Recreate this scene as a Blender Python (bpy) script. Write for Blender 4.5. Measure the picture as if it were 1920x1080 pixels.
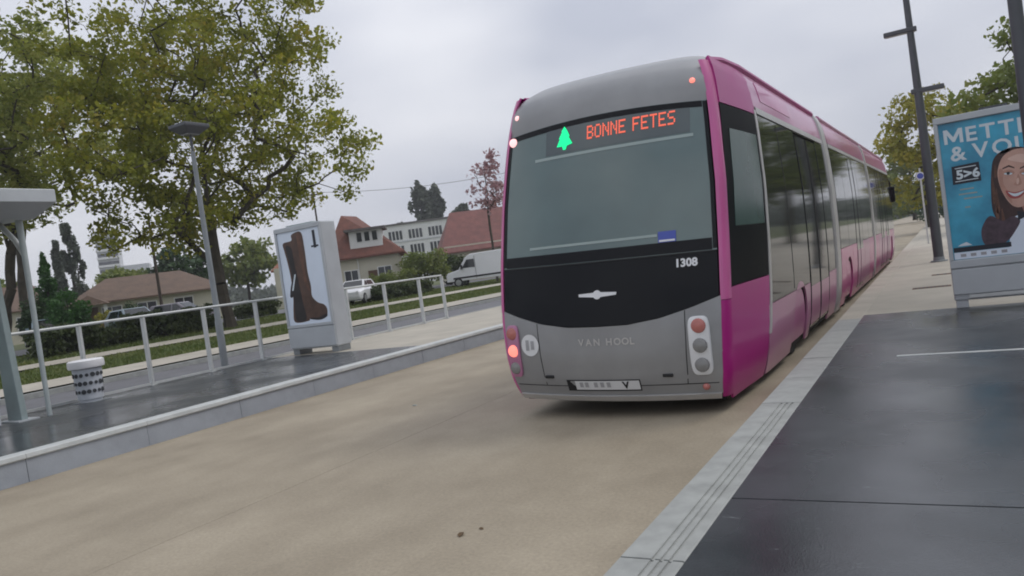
import bpy, bmesh, math, random
import numpy as np
from mathutils import Vector, Matrix

for _o in list(bpy.data.objects):
    bpy.data.objects.remove(_o)
SC = bpy.context.scene
COL = SC.collection
random.seed(7)
RNG = np.random.default_rng(11)
R_ = math.radians

# ------------------------------------------------------------------ camera
FPX = 1418.0
EYE = 1.65
def cam_axes():
    c = np.array([960., 540.]); vp = np.array([1768., 387.]); s = -0.14
    d1 = np.array([vp[0]-c[0], vp[1]-c[1], FPX]); d1 /= np.linalg.norm(d1)
    d2 = np.array([vp[0]-1000-c[0], vp[1]-s*1000-c[1], FPX])
    n = np.cross(d1, d2); n /= np.linalg.norm(n)
    if n[1] > 0: n = -n
    return np.array([np.cross(d1, n), d1, n])
CR = cam_axes()
cam_d = bpy.data.cameras.new('camera')
cam_d.lens = 36.0*FPX/1920.0
cam_d.sensor_width = 36.0
cam_d.clip_start = 0.05
cam_d.clip_end = 3000
cam = bpy.data.objects.new('camera', cam_d)
COL.objects.link(cam)
rt, dn, fw = CR[:, 0], CR[:, 1], CR[:, 2]
m = Matrix.Identity(4)
for i in range(3):
    m[i][0] = rt[i]; m[i][1] = -dn[i]; m[i][2] = -fw[i]
m[2][3] = EYE
cam.matrix_world = m
SC.camera = cam

# ------------------------------------------------------------------ sky
SUN_EL, SUN_AZ = R_(54), R_(48)      # azimuth clockwise from +Y
world = bpy.data.worlds.new('World'); SC.world = world; world.use_nodes = True
nt = world.node_tree; nt.nodes.clear()
def wn(t, **k):
    n = nt.nodes.new(t)
    for a, b in k.items(): setattr(n, a, b)
    return n
out = wn('ShaderNodeOutputWorld')
sky = wn('ShaderNodeTexSky', sky_type='NISHITA', sun_disc=False)
sky.sun_elevation = SUN_EL; sky.sun_rotation = SUN_AZ
sky.air_density = 1.0; sky.dust_density = 4.0
hs = wn('ShaderNodeHueSaturation'); hs.inputs['Saturation'].default_value = 0.25
bgA = wn('ShaderNodeBackground'); bgA.inputs['Strength'].default_value = 0.12
nt.links.new(sky.outputs[0], hs.inputs['Color']); nt.links.new(hs.outputs[0], bgA.inputs['Color'])
tc = wn('ShaderNodeTexCoord')
mp = wn('ShaderNodeMapping'); mp.inputs['Scale'].default_value = (1.0, 1.0, 2.6)
mp.inputs['Rotation'].default_value = (0.12, -0.1, 0.5)
nz = wn('ShaderNodeTexNoise'); nz.inputs['Scale'].default_value = 2.4
nz.inputs['Detail'].default_value = 3; nz.inputs['Roughness'].default_value = 0.42
nt.links.new(tc.outputs['Generated'], mp.inputs[0]); nt.links.new(mp.outputs[0], nz.inputs[0])
rp = wn('ShaderNodeValToRGB')
rp.color_ramp.elements[0].position = 0.34; rp.color_ramp.elements[0].color = (0.455, 0.485, 0.575, 1)
rp.color_ramp.elements[1].position = 0.66; rp.color_ramp.elements[1].color = (0.73, 0.745, 0.80, 1)
nt.links.new(nz.outputs['Fac'], rp.inputs[0])
# overcast luminance law: (1 + 2 sin el) / 3 of the zenith
sx = wn('ShaderNodeSeparateXYZ'); nt.links.new(tc.outputs['Generated'], sx.inputs[0])
mr = wn('ShaderNodeMapRange'); mr.inputs[1].default_value = 0.0; mr.inputs[2].default_value = 1.0
mr.inputs[3].default_value = 1.06; mr.inputs[4].default_value = 1.75
nt.links.new(sx.outputs['Z'], mr.inputs[0])
bgB = wn('ShaderNodeBackground')
nt.links.new(rp.outputs[0], bgB.inputs['Color']); nt.links.new(mr.outputs[0], bgB.inputs['Strength'])
mx = wn('ShaderNodeMixShader'); mx.inputs[0].default_value = 0.88
nt.links.new(bgA.outputs[0], mx.inputs[1]); nt.links.new(bgB.outputs[0], mx.inputs[2])
nt.links.new(mx.outputs[0], out.inputs['Surface'])

# ------------------------------------------------------------------ sun
sd = bpy.data.lights.new('sun', 'SUN'); sd.energy = 0.9; sd.angle = R_(18); sd.color = (1.0, 0.95, 0.88)
so = bpy.data.objects.new('sun', sd); COL.objects.link(so)
sv = Vector((math.sin(SUN_AZ)*math.cos(SUN_EL), math.cos(SUN_AZ)*math.cos(SUN_EL), math.sin(SUN_EL)))
so.rotation_euler = (-sv).to_track_quat('-Z', 'Y').to_euler()
so.location = (30, -20, 60)

SC.view_settings.view_transform = 'Standard'; SC.view_settings.look = 'None'
SC.view_settings.exposure = 0.0; SC.view_settings.gamma = 1.0
SC.view_settings.use_curve_mapping = False
SC.render.film_transparent = False
SC.cycles.filter_width = 1.9
SC.cycles.max_bounces = 5; SC.cycles.diffuse_bounces = 3; SC.cycles.glossy_bounces = 3; SC.cycles.transparent_max_bounces = 4
SC.cycles.volume_bounces = 0

# ------------------------------------------------------------------ helpers
def horizon(px): return 387.0 - 0.14*(px-1768.0)
def pix(px, py, D):
    d = CR @ np.array([(px-960.)/FPX, (py-540.)/FPX, 1.0])
    return np.array([0, 0, EYE]) + d*D
LX = [-400, -80, -45, -33, -26, -21, -19.2, -18.9, -13.9]
LZ = [1.2, 1.05, .92, .75, .50, .33, .30, .13, .13]
def gz(x): return float(np.interp(x, LX, LZ))
def spot(px, D):
    p = pix(px, horizon(px), D)
    return (float(p[0]), float(p[1]), gz(p[0]) if p[0] < -13.9 else 0.3)

MATS = {}
def mat(name, col, rough=.6, metal=0., var=.12, scale=3., bump=0., bscale=40., coat=0., spec=.5, ior=None,
        emis=None, estr=1., col2=None, detail=4, dist=.01, trans=0.):
    if name in MATS: return MATS[name]
    M = bpy.data.materials.new(name); M.use_nodes = True
    t = M.node_tree; b = t.nodes['Principled BSDF']
    b.inputs['Roughness'].default_value = rough; b.inputs['Metallic'].default_value = metal
    b.inputs['Specular IOR Level'].default_value = spec
    if ior: b.inputs['IOR'].default_value = ior
    b.inputs['Coat Weight'].default_value = coat
    b.inputs['Coat Roughness'].default_value = .08
    if trans: b.inputs['Transmission Weight'].default_value = trans
    c4 = (*col, 1)
    b.inputs['Base Color'].default_value = c4
    if emis:
        b.inputs['Emission Color'].default_value = (*emis, 1); b.inputs['Emission Strength'].default_value = estr
    if var or bump:
        tcn = t.nodes.new('ShaderNodeTexCoord')
    if var:
        n = t.nodes.new('ShaderNodeTexNoise'); n.inputs['Scale'].default_value = scale
        n.inputs['Detail'].default_value = detail; n.inputs['Roughness'].default_value = .6
        t.links.new(tcn.outputs['Object'], n.inputs[0])
        r = t.nodes.new('ShaderNodeValToRGB')
        a = [max(0, c*(1-var)) for c in col]; e = [min(1, c*(1+var)) for c in (col2 or col)]
        r.color_ramp.elements[0].position = .3; r.color_ramp.elements[0].color = (*a, 1)
        r.color_ramp.elements[1].position = .7; r.color_ramp.elements[1].color = (*e, 1)
        t.links.new(n.outputs['Fac'], r.inputs[0]); t.links.new(r.outputs[0], b.inputs['Base Color'])
        rr = t.nodes.new('ShaderNodeMapRange'); rr.inputs[3].default_value = max(.02, rough*.85); rr.inputs[4].default_value = min(1, rough*1.15)
        t.links.new(n.outputs['Fac'], rr.inputs[0]); t.links.new(rr.outputs[0], b.inputs['Roughness'])
    if bump:
        n2 = t.nodes.new('ShaderNodeTexNoise'); n2.inputs['Scale'].default_value = bscale; n2.inputs['Detail'].default_value = 3
        t.links.new(tcn.outputs['Object'], n2.inputs[0])
        bp = t.nodes.new('ShaderNodeBump'); bp.inputs['Strength'].default_value = bump; bp.inputs['Distance'].default_value = dist
        t.links.new(n2.outputs['Fac'], bp.inputs['Height']); t.links.new(bp.outputs[0], b.inputs['Normal'])
    MATS[name] = M
    return M

def leafmat(name, cols, transl=.35):
    M = bpy.data.materials.new(name); M.use_nodes = True
    t = M.node_tree; b = t.nodes['Principled BSDF']; o = t.nodes['Material Output']
    g = t.nodes.new('ShaderNodeNewGeometry'); r = t.nodes.new('ShaderNodeValToRGB')
    el = r.color_ramp.elements
    while len(el) < len(cols): el.new(.5)
    for i, c in enumerate(cols):
        el[i].position = i/(len(cols)-1); el[i].color = (*c, 1)
    tcn = t.nodes.new('ShaderNodeTexCoord'); n = t.nodes.new('ShaderNodeTexNoise')
    n.inputs['Scale'].default_value = .45; n.inputs['Detail'].default_value = 2
    t.links.new(tcn.outputs['Object'], n.inputs[0])
    ad = t.nodes.new('ShaderNodeMath'); ad.operation = 'MULTIPLY_ADD'
    ad.inputs[1].default_value = .55
    ml = t.nodes.new('ShaderNodeMath'); ml.operation = 'MULTIPLY_ADD'; ml.inputs[1].default_value = 1.3; ml.inputs[2].default_value = -.4
    t.links.new(n.outputs['Fac'], ml.inputs[0])
    t.links.new(g.outputs['Random Per Island'], ad.inputs[0]); t.links.new(ml.outputs[0], ad.inputs[2])
    t.links.new(ad.outputs[0], r.inputs[0]); t.links.new(r.outputs[0], b.inputs['Base Color'])
    b.inputs['Roughness'].default_value = .55
    tr = t.nodes.new('ShaderNodeBsdfTranslucent'); t.links.new(r.outputs[0], tr.inputs['Color'])
    ms = t.nodes.new('ShaderNodeMixShader'); ms.inputs[0].default_value = transl
    t.links.new(b.outputs[0], ms.inputs[1]); t.links.new(tr.outputs[0], ms.inputs[2])
    t.links.new(ms.outputs[0], o.inputs['Surface'])
    return M

def tag(o, label=None, cat=None, group=None, kind=None):
    if label: o['label'] = label
    if cat: o['category'] = cat
    if group: o['group'] = group
    if kind: o['kind'] = kind
    return o
def empty(name, loc, rz=0., ry=0., label=None, cat=None, group=None):
    o = bpy.data.objects.new(name, None); COL.objects.link(o)
    o.location = loc; o.rotation_euler = (0, ry, rz); o.empty_display_size = .2
    return tag(o, label, cat, group)
def link_mesh(name, me, material, parent=None, loc=None):
    o = bpy.data.objects.new(name, me); COL.objects.link(o)
    if material and not me.materials: me.materials.append(material)
    if parent is not None: o.parent = parent
    if loc is not None: o.location = loc
    return o
def copy_tree(o, parent=None):
    c = o.copy(); COL.objects.link(c); c.parent = parent
    for ch in o.children: copy_tree(ch, c)
    return c

class MB:
    def __init__(s): s.v = []; s.f = []
    def add(s, vs, fs):
        k = len(s.v); s.v += [tuple(map(float, p)) for p in vs]; s.f += [tuple(i+k for i in f) for f in fs]; return s
    def box(s, x0, x1, y0, y1, z0, z1, rot=None, piv=None):
        vs = [(x, y, z) for z in (z0, z1) for y in (y0, y1) for x in (x0, x1)]
        if rot is not None:
            pv = Vector(piv if piv else ((x0+x1)/2, (y0+y1)/2, (z0+z1)/2))
            vs = [rot @ (Vector(p)-pv)+pv for p in vs]
        return s.add(vs, [(0, 2, 3, 1), (4, 5, 7, 6), (0, 1, 5, 4), (2, 6, 7, 3), (0, 4, 6, 2), (1, 3, 7, 5)])
    def tube(s, pts, rad, n=8, caps=True):
        pts = [Vector(p) for p in pts]; k = len(pts)
        if not hasattr(rad, '__len__'): rad = [rad]*k
        vs = []; fs = []
        for i, p in enumerate(pts):
            d = (pts[min(i+1, k-1)]-pts[max(i-1, 0)])
            d = d.normalized() if d.length > 1e-9 else Vector((0, 0, 1))
            a = d.cross(Vector((0, 0, 1)) if abs(d.z) < .95 else Vector((0, 1, 0))).normalized(); b = d.cross(a)
            for j in range(n):
                t = 2*math.pi*j/n
                vs.append(p+(a*math.cos(t)+b*math.sin(t))*rad[i])
        for i in range(k-1):
            for j in range(n):
                j2 = (j+1) % n
                fs.append((i*n+j, i*n+j2, (i+1)*n+j2, (i+1)*n+j))
        if caps:
            fs.append(tuple(range(n))[::-1]); fs.append(tuple((k-1)*n+j for j in range(n)))
        return s.add(vs, fs)
    def lathe(s, prof, c=(0, 0, 0), n=20, axis='z'):
        vs = []; fs = []
        for r, h in prof:
            for j in range(n):
                t = 2*math.pi*j/n
                a, b = r*math.cos(t), r*math.sin(t)
                p = (a, b, h) if axis == 'z' else ((h, a, b) if axis == 'x' else (a, h, b))
                vs.append((p[0]+c[0], p[1]+c[1], p[2]+c[2]))
        for i in range(len(prof)-1):
            for j in range(n):
                j2 = (j+1) % n
                fs.append((i*n+j, i*n+j2, (i+1)*n+j2, (i+1)*n+j))
        fs.append(tuple(range(n))[::-1]); fs.append(tuple((len(prof)-1)*n+j for j in range(n)))
        return s.add(vs, fs)
    def prism(s, poly, y0, y1):            # poly in (x,z), extruded along y
        n = len(poly)
        vs = [(x, y0, z) for x, z in poly]+[(x, y1, z) for x, z in poly]
        fs = [tuple(range(n)), tuple(range(2*n-1, n-1, -1))]+[(i, i+n, (i+1) % n+n, (i+1) % n) for i in range(n)]
        return s.add(vs, fs)
    def loft(s, rings, caps=True):
        n = len(rings[0]); vs = [p for r in rings for p in r]; fs = []
        for i in range(len(rings)-1):
            for j in range(n):
                j2 = (j+1) % n
                fs.append((i*n+j, i*n+j2, (i+1)*n+j2, (i+1)*n+j))
        if caps: fs += [tuple(range(n))[::-1], tuple((len(rings)-1)*n+j for j in range(n))]
        return s.add(vs, fs)
    def grid(s, pts, nu, nv):
        return s.add(pts, [(i*nv+j, (i+1)*nv+j, (i+1)*nv+j+1, i*nv+j+1) for i in range(nu-1) for j in range(nv-1)])
    def mesh(s, name, smooth=False, fix=True):
        me = bpy.data.meshes.new(name); me.from_pydata(s.v, [], s.f); me.validate()
        if fix:
            bm = bmesh.new(); bm.from_mesh(me); bmesh.ops.recalc_face_normals(bm, faces=bm.faces); bm.to_mesh(me); bm.free()
        if smooth:
            me.polygons.foreach_set('use_smooth', [True]*len(me.polygons))
        me.update(); return me
    def build(s, name, material, parent=None, smooth=False, bevel=0., loc=None, seg=2, fix=True):
        o = link_mesh(name, s.mesh(name, smooth, fix), material, parent, loc)
        if bevel:
            md = o.modifiers.new('bevel', 'BEVEL'); md.width = bevel; md.segments = seg; md.limit_method = 'ANGLE'; md.angle_limit = R_(35)
        if smooth:
            try: o.data.set_sharp_from_angle(angle=R_(40))
            except Exception: pass
        return o

def text2d(s, size, align='LEFT', bold=0.0, space=1.0):
    cu = bpy.data.curves.new('txt', 'FONT'); cu.body = s; cu.size = size; cu.align_x = align
    cu.offset = bold; cu.space_character = space; cu.resolution_u = 3
    ob = bpy.data.objects.new('txt', cu); COL.objects.link(ob)
    bpy.context.view_layer.update()
    me = bpy.data.meshes.new_from_object(ob.evaluated_get(bpy.context.evaluated_depsgraph_get()))
    vs = [(v.co.x, v.co.y) for v in me.vertices]; fs = [tuple(p.vertices) for p in me.polygons]
    bpy.data.objects.remove(ob); bpy.data.curves.remove(cu); bpy.data.meshes.remove(me)
    return vs, fs

# ------------------------------------------------------------------ materials
m_tan = mat('tan_concrete', (.335, .285, .208), rough=.74, var=.13, scale=.9, col2=(.35, .303, .228), bump=.25, bscale=60, detail=6)
m_joint = mat('joint_filler', (.19, .16, .115), rough=.9, var=.2)
m_asph = mat('platform_asphalt', (.040, .044, .048), rough=.36, var=.30, scale=1.6, bump=.25, bscale=120, dist=.004, detail=7)
m_street = mat('street_asphalt', (.13, .13, .14), rough=.7, var=.2, scale=2, bump=.3, bscale=80)
m_kerb = mat('granite_kerb', (.30, .31, .295), rough=.6, var=.16, scale=6, bump=.25, bscale=90, dist=.004)
m_kerbface = mat('concrete_kerb_wall', (.33, .36, .40), rough=.65, var=.15, scale=1.7, bump=.2, bscale=40)
m_white = mat('white_nosing', (.47, .49, .48), rough=.55, var=.1, scale=5)
m_pave = mat('pale_paving', (.40, .37, .31), rough=.8, var=.14, scale=1.2, bump=.25, bscale=50, detail=6)
m_soil = mat('turf_soil', (.085, .10, .035), rough=.95, var=.35, scale=1.2, bump=.6, bscale=9, dist=.05)
m_grass = leafmat('grass_blades', [(.07, .11, .02), (.12, .16, .035), (.19, .19, .06)], .3)

# ------------------------------------------------------------------ setting
def strip(name, x0, x1, y0, y1, z, mtl, parent=None, kind='structure', thick=.25, ny=1):
    o = MB().box(x0, x1, y0, y1, z-thick, z).build(name, mtl, parent)
    if kind and parent is None: o['kind'] = kind
    return o
# terrain: one sheet to the horizon, following the rise towards the houses on the left
gx = [-430, -400, -80, -45, -33, -26, -21.01, -18.9, -13.95, -9.3, -1.3, -1.0, 9, 200]
gzv = [1.1, 1.1, 1.0, .88, .71, .46, .28, .05, .05, -.08, -.08, .2, .3, .32]
ys_ = [-120, -60, 0, 60, 160, 300, 430]
pts = [(x, y, z-.02) for x, z in zip(gx, gzv) for y in ys_]
tag(MB().grid(pts, len(gx), len(ys_)).build('ground', m_soil, fix=False), kind='structure')

bw = strip('busway', -9.2, -1.39, -25, 260, -.02, m_joint)
strip('concrete_slab', -9.19, -5.183, -25, 260, .0, m_tan, bw, thick=.06)
strip('concrete_slab', -5.175, -1.395, -25, 260, .001, m_tan, bw, thick=.06)

# right platform: dark surface, then pale path
rp_ = strip('platform_right', -1.09, 7.0, -6, 3.80, .320, m_asph)
strip('surface_panel', -1.09, 7.0, 3.812, 11.34, .3205, m_asph, rp_)
strip('seam_filler', -1.09, 7.0, 3.79, 3.82, .306, m_joint, rp_, thick=.05)
tag(strip('path', -1.09, 9.0, 11.341, 230, .318, m_pave))
# kerb stones with tactile grooves
pg = [(-1.395, -.1), (-1.395, .305), (-1.38, .322)]
for xg in (-1.235, -1.195, -1.155):
    pg += [(xg-.006, .322), (xg-.004, .314), (xg+.010, .314), (xg+.012, .322)]
pg += [(-1.10, .322), (-1.092, .318), (-1.092, -.1)]
m_kjoint = mat('kerb_mortar', (.15, .15, .14), rough=.9, var=.1)
kr = MB().box(-1.385, -1.10, -6, 120, -.1, .312).build('kerb_right', m_kjoint); tag(kr, kind='structure')
kme = MB().prism([(x, z) for x, z in pg], 0.004, .996).mesh('kerb_stone'); kme.materials.append(m_kerb)
kme2 = MB().prism([(-1.395, -.1), (-1.395, .305), (-1.38, .322), (-1.10, .322), (-1.092, .318), (-1.092, -.1)], .004, .996).mesh('kerb_stone_plain'); kme2.materials.append(m_kerb)
kme3 = kme2.copy(); kme3.materials.clear(); kme3.materials.append(m_pave)
for i in range(-5, 80):
    link_mesh('kerb_stone', kme if i < 6 else (kme2 if i < 11 else kme3), None, kr, (random.uniform(-.0015, .0015), i, random.uniform(-.002, .002)))

# left platform
lp = strip('platform_left', -13.9, -9.42, -12, 12.35, .320, m_asph)
strip('platform_ramp', -13.9, -9.42, 12.352, 60, .318, m_pave)
lk = MB().box(-9.41, -9.24, -12, 120, -.1, .29).build('kerb_left', m_kjoint); tag(lk, kind='structure')
kl = MB().prism([(-9.19, -.1), (-9.20, .262), (-9.41, .262), (-9.41, -.1)], .002, 1.496).mesh('kerb_block'); kl.materials.append(m_kerbface)
kn = MB().prism([(-9.175, .275), (-9.185, .318), (-9.20, .328), (-9.415, .328), (-9.415, .264), (-9.18, .264)], .002, 1.498).mesh('nosing_stone'); kn.materials.append(m_white)
for i in range(-8, 45):
    y = i*1.5
    link_mesh('kerb_block', kl, None, lk, (random.uniform(-.002, .002), y, 0))
    link_mesh('nosing_stone', kn, None, lk, (random.uniform(-.002, .002), y, random.uniform(-.001, .002)))
strip('platform_edging', -14.02, -13.901, -12, 60, .33, m_kerb)
# street lane behind the railing, kerb, pavement, grass, path
strip('street', -18.95, -14.021, -60, 260, .13, m_street)
fk = MB().box(-19.15, -18.96, -60, 260, -.1, .26).build('street_kerb', m_kerb); tag(fk, kind='structure')
pv = MB(); pv.add([(-19.16, -60, .30), (-19.16, 260, .30), (-21.3, 260, .35), (-21.3, -60, .35)], [(0, 1, 2, 3)])
tag(pv.build('pavement', m_pave), kind='structure')
pv = MB(); pv.add([(-26.2, -60, .53), (-26.2, 260, .53), (-28.0, 260, .60), (-28.0, -60, .60)], [(0, 1, 2, 3)])
tag(pv.build('footpath', m_pave), kind='structure')
pv = MB(); pv.add([(-34.5, -60, .80), (-34.5, 260, .80), (-42, 260, .90), (-42, -60, .90)], [(0, 1, 2, 3)])
tag(pv.build('side_road', m_street), kind='structure')
# grass
def grass(name, label, x0, x1, y0, y1, n, hgt, zf, bw_=.012):
    x = RNG.uniform(x0, x1, n); y = y0+(y1-y0)*RNG.uniform(0, 1, n)**1.3
    z = np.array([zf(a) for a in x])-.03
    h = hgt*RNG.uniform(.5, 1.2, n); a = RNG.uniform(0, 6.28, n); lx = RNG.normal(0, .4, n)*h; ly = RNG.normal(0, .4, n)*h
    v = np.zeros((n, 3, 3)); w = bw_*RNG.uniform(.7, 1.5, n)
    v[:, 0] = np.stack([x-np.cos(a)*w, y-np.sin(a)*w, z], 1); v[:, 1] = np.stack([x+np.cos(a)*w, y+np.sin(a)*w, z], 1)
    v[:, 2] = np.stack([x+lx, y+ly, z+h], 1)
    me = bpy.data.meshes.new(name); me.from_pydata(v.reshape(-1, 3).tolist(), [], np.arange(n*3).reshape(-1, 3).tolist())
    return tag(link_mesh(name, me, m_grass), label, 'grass', kind='stuff')
grass('grass_verge', 'strip of mown green grass between two pale pavements', -26.1, -21.4, 5, 75, 42000, .10, gz, .03)
grass('grass_lawn', 'strip of grass beyond the footpath along the hedge', -34.3, -28.1, 8, 95, 30000, .12, gz, .04)

# ================================================================== BUS
m_mag = mat('magenta_paint', (.36, .008, .18), rough=.42, var=.05, scale=1.5, coat=.25, spec=.3)
m_pink = mat('pink_paint', (.52, .085, .28), rough=.32, var=.06, scale=1.5, coat=.6)
m_rose = mat('pale_rose_panel', (.43, .17, .30), rough=.35, var=.10, scale=.8, coat=.5)
m_roofp = mat('roof_rose', (.50, .14, .32), rough=.30, var=.10, scale=.7, coat=.5)
m_silver = mat('silver_grey_paint', (.27, .275, .28), rough=.42, metal=.25, var=.13, scale=1.6, coat=.25, detail=7, bump=.03, bscale=3)
m_alu = mat('pale_aluminium', (.50, .49, .48), rough=.38, metal=.35, var=.07, scale=2)
m_glass = mat('tinted_rear_glass', (.078, .128, .125), rough=.10, var=.16, scale=.8, ior=1.7, spec=.6)
m_sglass = mat('tinted_side_glass', (.030, .034, .032), rough=.06, var=0, ior=1.65, spec=.55)
m_black = mat('gloss_black_panel', (.007, .008, .010), rough=.16, var=0, ior=1.33, spec=.35)
m_dark = mat('black_underbody', (.012, .012, .013), rough=.8, var=.2)
m_rubber = mat('tyre_rubber', (.02, .02, .021), rough=.8, var=.2, scale=8)
m_lampw = mat('lamp_housing', (.68, .69, .70), rough=.3, var=.04, coat=.4)
m_lensgrey = mat('grey_lens', (.22, .22, .215), rough=.15, var=.1, scale=20)
m_lensred = mat('red_lens', (.45, .16, .14), rough=.15, var=.1, scale=20)
m_litred = mat('lit_red_lens', (.7, .15, .12), rough=.2, var=0, emis=(1.0, .28, .22), estr=1.1)
m_marker = mat('lit_marker_lamp', (.8, .4, .4), rough=.2, var=0, emis=(1.0, .55, .55), estr=1.2)
m_ledg = mat('green_led', (.0, .3, .12), rough=.5, var=0, emis=(.0, .95, .33), estr=1.0)
m_ledr = mat('red_led', (.4, .05, .03), rough=.5, var=0, emis=(.95, .16, .09), estr=.9)
m_plate = mat('number_plate_white', (.62, .63, .64), rough=.45, var=.05)
m_pgrey = mat('worn_plate_print', (.34, .345, .36), rough=.6, var=.1)
m_blue = mat('blue_sticker', (.06, .09, .38), rough=.5, var=.05)
m_paper = mat('white_print', (.70, .71, .73), rough=.5, var=.03)
m_linegl = mat('pale_grey_green', (.30, .37, .36), rough=.4, var=.05)
m_mauve = mat('mauve_skirt', (.42, .12, .28), rough=.35, var=.08, scale=1.5, coat=.4)
m_disp = mat('sign_glass', (.040, .062, .065), rough=.1, var=0, ior=1.7, spec=.6)
m_blackm = mat('black_quarter_panel', (.006, .007, .008), rough=.4, var=0, ior=1.2, spec=.1)
m_qglass = mat('green_quarter_glass', (.045, .085, .075), rough=.15, var=.1, ior=1.3, spec=.3)
m_bellow = mat('bellows_rubber', (.035, .035, .037), rough=.7, var=.2, scale=9)

BW = [(.10, 1.12), (.2, 1.15), (.4, 1.19), (.7, 1.215), (1.0, 1.23), (1.6, 1.235), (2.2, 1.225), (2.8, 1.185), (3.0, 1.165), (3.2, 1.135), (3.36, 1.10), (3.48, 1.05), (3.53, 1.0)]
BR = [(.10, .16), (.2, .08), (.35, .02), (.6, -.01), (.9, .0), (1.2, .04), (1.6, .12), (2.0, .21), (2.5, .33), (3.0, .47), (3.2, .53), (3.4, .59), (3.55, .66)]
def bw_(z): return float(np.interp(z, *zip(*BW)))
def br_(z): return float(np.interp(z, *zip(*BR)))
def bk_(y):
    t = min(1., max(0., (y-.2)/1.7)); return 1+.06*t*t*(3-2*t)
CRN = .15
def rear_pt(t, z): return np.array([t*(bw_(z)-.055), br_(z)+CRN*t*t, z])
def corner_pt(s):
    def fn(u, z):
        p = u*math.pi/2
        return np.array([s*(bw_(z)-.055+.055*math.sin(p)), br_(z)+CRN+.11*(1-math.cos(p)), z])
    return fn
def yside(z): return br_(z)+CRN+.11
def side_pt(s): return lambda y, z: np.array([s*bw_(z)*bk_(y), y, z])

bus = empty('articulated_bus', (-3.075, 6.86, .04), rz=R_(-.5), ry=R_(2.0),
            label='long pink and grey articulated bus leaving the stop, seen from the rear', cat='bus')

def patch(name, fn, u0, u1, v0, v1, nu, nv, off, mtl, parent=bus, outv=(0, -1, 0), smooth=True, depth=None):
    """grid on a body surface, lifted by off along the normal with a rim going back to the body"""
    f = lambda k: k if callable(k) else (lambda q, k=k: k)
    v0f, v1f = f(v0), f(v1)
    P = np.zeros((nu, nv, 3)); N = np.zeros((nu, nv, 3)); e = 1e-3; ov = np.array(outv, float)
    for i in range(nu):
        a = i/(nu-1)
        for j in range(nv):
            b = j/(nv-1)
            # u limits may depend on v (raked edges)
            v_ = None
            uu = (u0 if not callable(u0) else None)
            if callable(u0) or callable(u1):
                v_ = v0f(0)+(v1f(0)-v0f(0))*b
                ua = u0(v_) if callable(u0) else u0; ub = u1(v_) if callable(u1) else u1
                u_ = ua+(ub-ua)*a
            else:
                u_ = u0+(u1-u0)*a
                v_ = v0f(u_)+(v1f(u_)-v0f(u_))*b
            p = fn(u_, v_)
            du = fn(u_+e, v_)-fn(u_-e, v_); dv = fn(u_, v_+e)-fn(u_, v_-e)
            n = np.cross(du, dv); n /= (np.linalg.norm(n)+1e-12)
            if n@ov < 0: n = -n
            P[i, j] = p; N[i, j] = n
    top = P+N*off; dd = off+.012 if depth is None else depth; bot = top-N*dd
    mb = MB()
    mb.grid(top.reshape(-1, 3), nu, nv)
    rim = [(i, 0) for i in range(nu)]+[(nu-1, j) for j in range(1, nv)]+[(i, nv-1) for i in range(nu-2, -1, -1)]+[(0, j) for j in range(nv-2, 0, -1)]
    k = len(rim)
    mb.add([top[i, j] for i, j in rim]+[bot[i, j] for i, j in rim], [(i, (i+1) % k, (i+1) % k+k, i+k) for i in range(k)])
    me = mb.mesh(name, smooth, fix=False)
    # make the big grid face outwards
    if len(me.polygons) and np.array(me.polygons[0].normal)@N[0, 0] < 0: me.flip_normals()
    o = link_mesh(name, me, mtl, parent)
    if smooth:
        try: me.set_sharp_from_angle(angle=R_(35))
        except Exception: pass
    return o

def on_rear(name, vs, fs, mtl, parent=bus, off=.02, x0=0., z0=0.):
    """flat print / small relief laid on the rear surface; vs in (x,z)"""
    mb = MB(); q = []
    for x, z in vs:
        z_ = z+z0; t = (x+x0)/(bw_(z_)-.055)
        p = rear_pt(t, z_); q.append((p[0], p[1]-off, p[2]))
    mb.add(q, fs)
    me = mb.mesh(name, fix=False)
    return link_mesh(name, me, mtl, parent)
def rect(x0, x1, z0, z1, n=8):
    vs = []; fs = []
    for i in range(n+1):
        x = x0+(x1-x0)*i/n; vs += [(x, z0), (x, z1)]
    for i in range(n): fs.append((2*i, 2*i+2, 2*i+3, 2*i+1))
    return vs, fs

# --- shell (dark body behind the panels) per section
def section_ring(y, inset, yshift=lambda z: 0.):
    prof = [(z, w-inset) for z, w in BW]
    k_ = bk_(y)
    r = [(w*k_, y+yshift(z), z) for z, w in prof]+[(.8, y+yshift(3.55), 3.555), (.4, y+yshift(3.55), 3.57), (0, y+yshift(3.55), 3.575)]
    l = [(-x, yy, z) for x, yy, z in r[::-1]][1:]
    return r+l
def shell(name, stations, parent, mtl, inset=.03):
    return MB().loft([section_ring(y, inset, f) for y, f in stations]).build(name, mtl, parent, smooth=True)
z0f = lambda z: 0.
body = shell('body', [(0.06, lambda z: br_(z)+CRN*.9+max(0, (z-2.95))*2.6), (2.2, z0f), (7.15, z0f)], bus, m_dark)
J1a, J1b, J2a, J2b, LEN = 7.15, 7.85, 14.45, 14.95, 23.3
body2 = shell('middle_body', [(J1b, z0f), (J2a, z0f)], bus, m_dark)
frake = lambda z: -.35*max(0, (z-1.2)/2.2)**1.6
body3 = shell('front_body', [(J2b, z0f), (LEN-1.0, z0f)], bus, m_dark)
MB().loft([section_ring(LEN-.99, .03), section_ring(LEN-.4, .10, frake), section_ring(LEN, .25, frake)]).build('front_nose', m_pink, bus, smooth=True)

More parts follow.
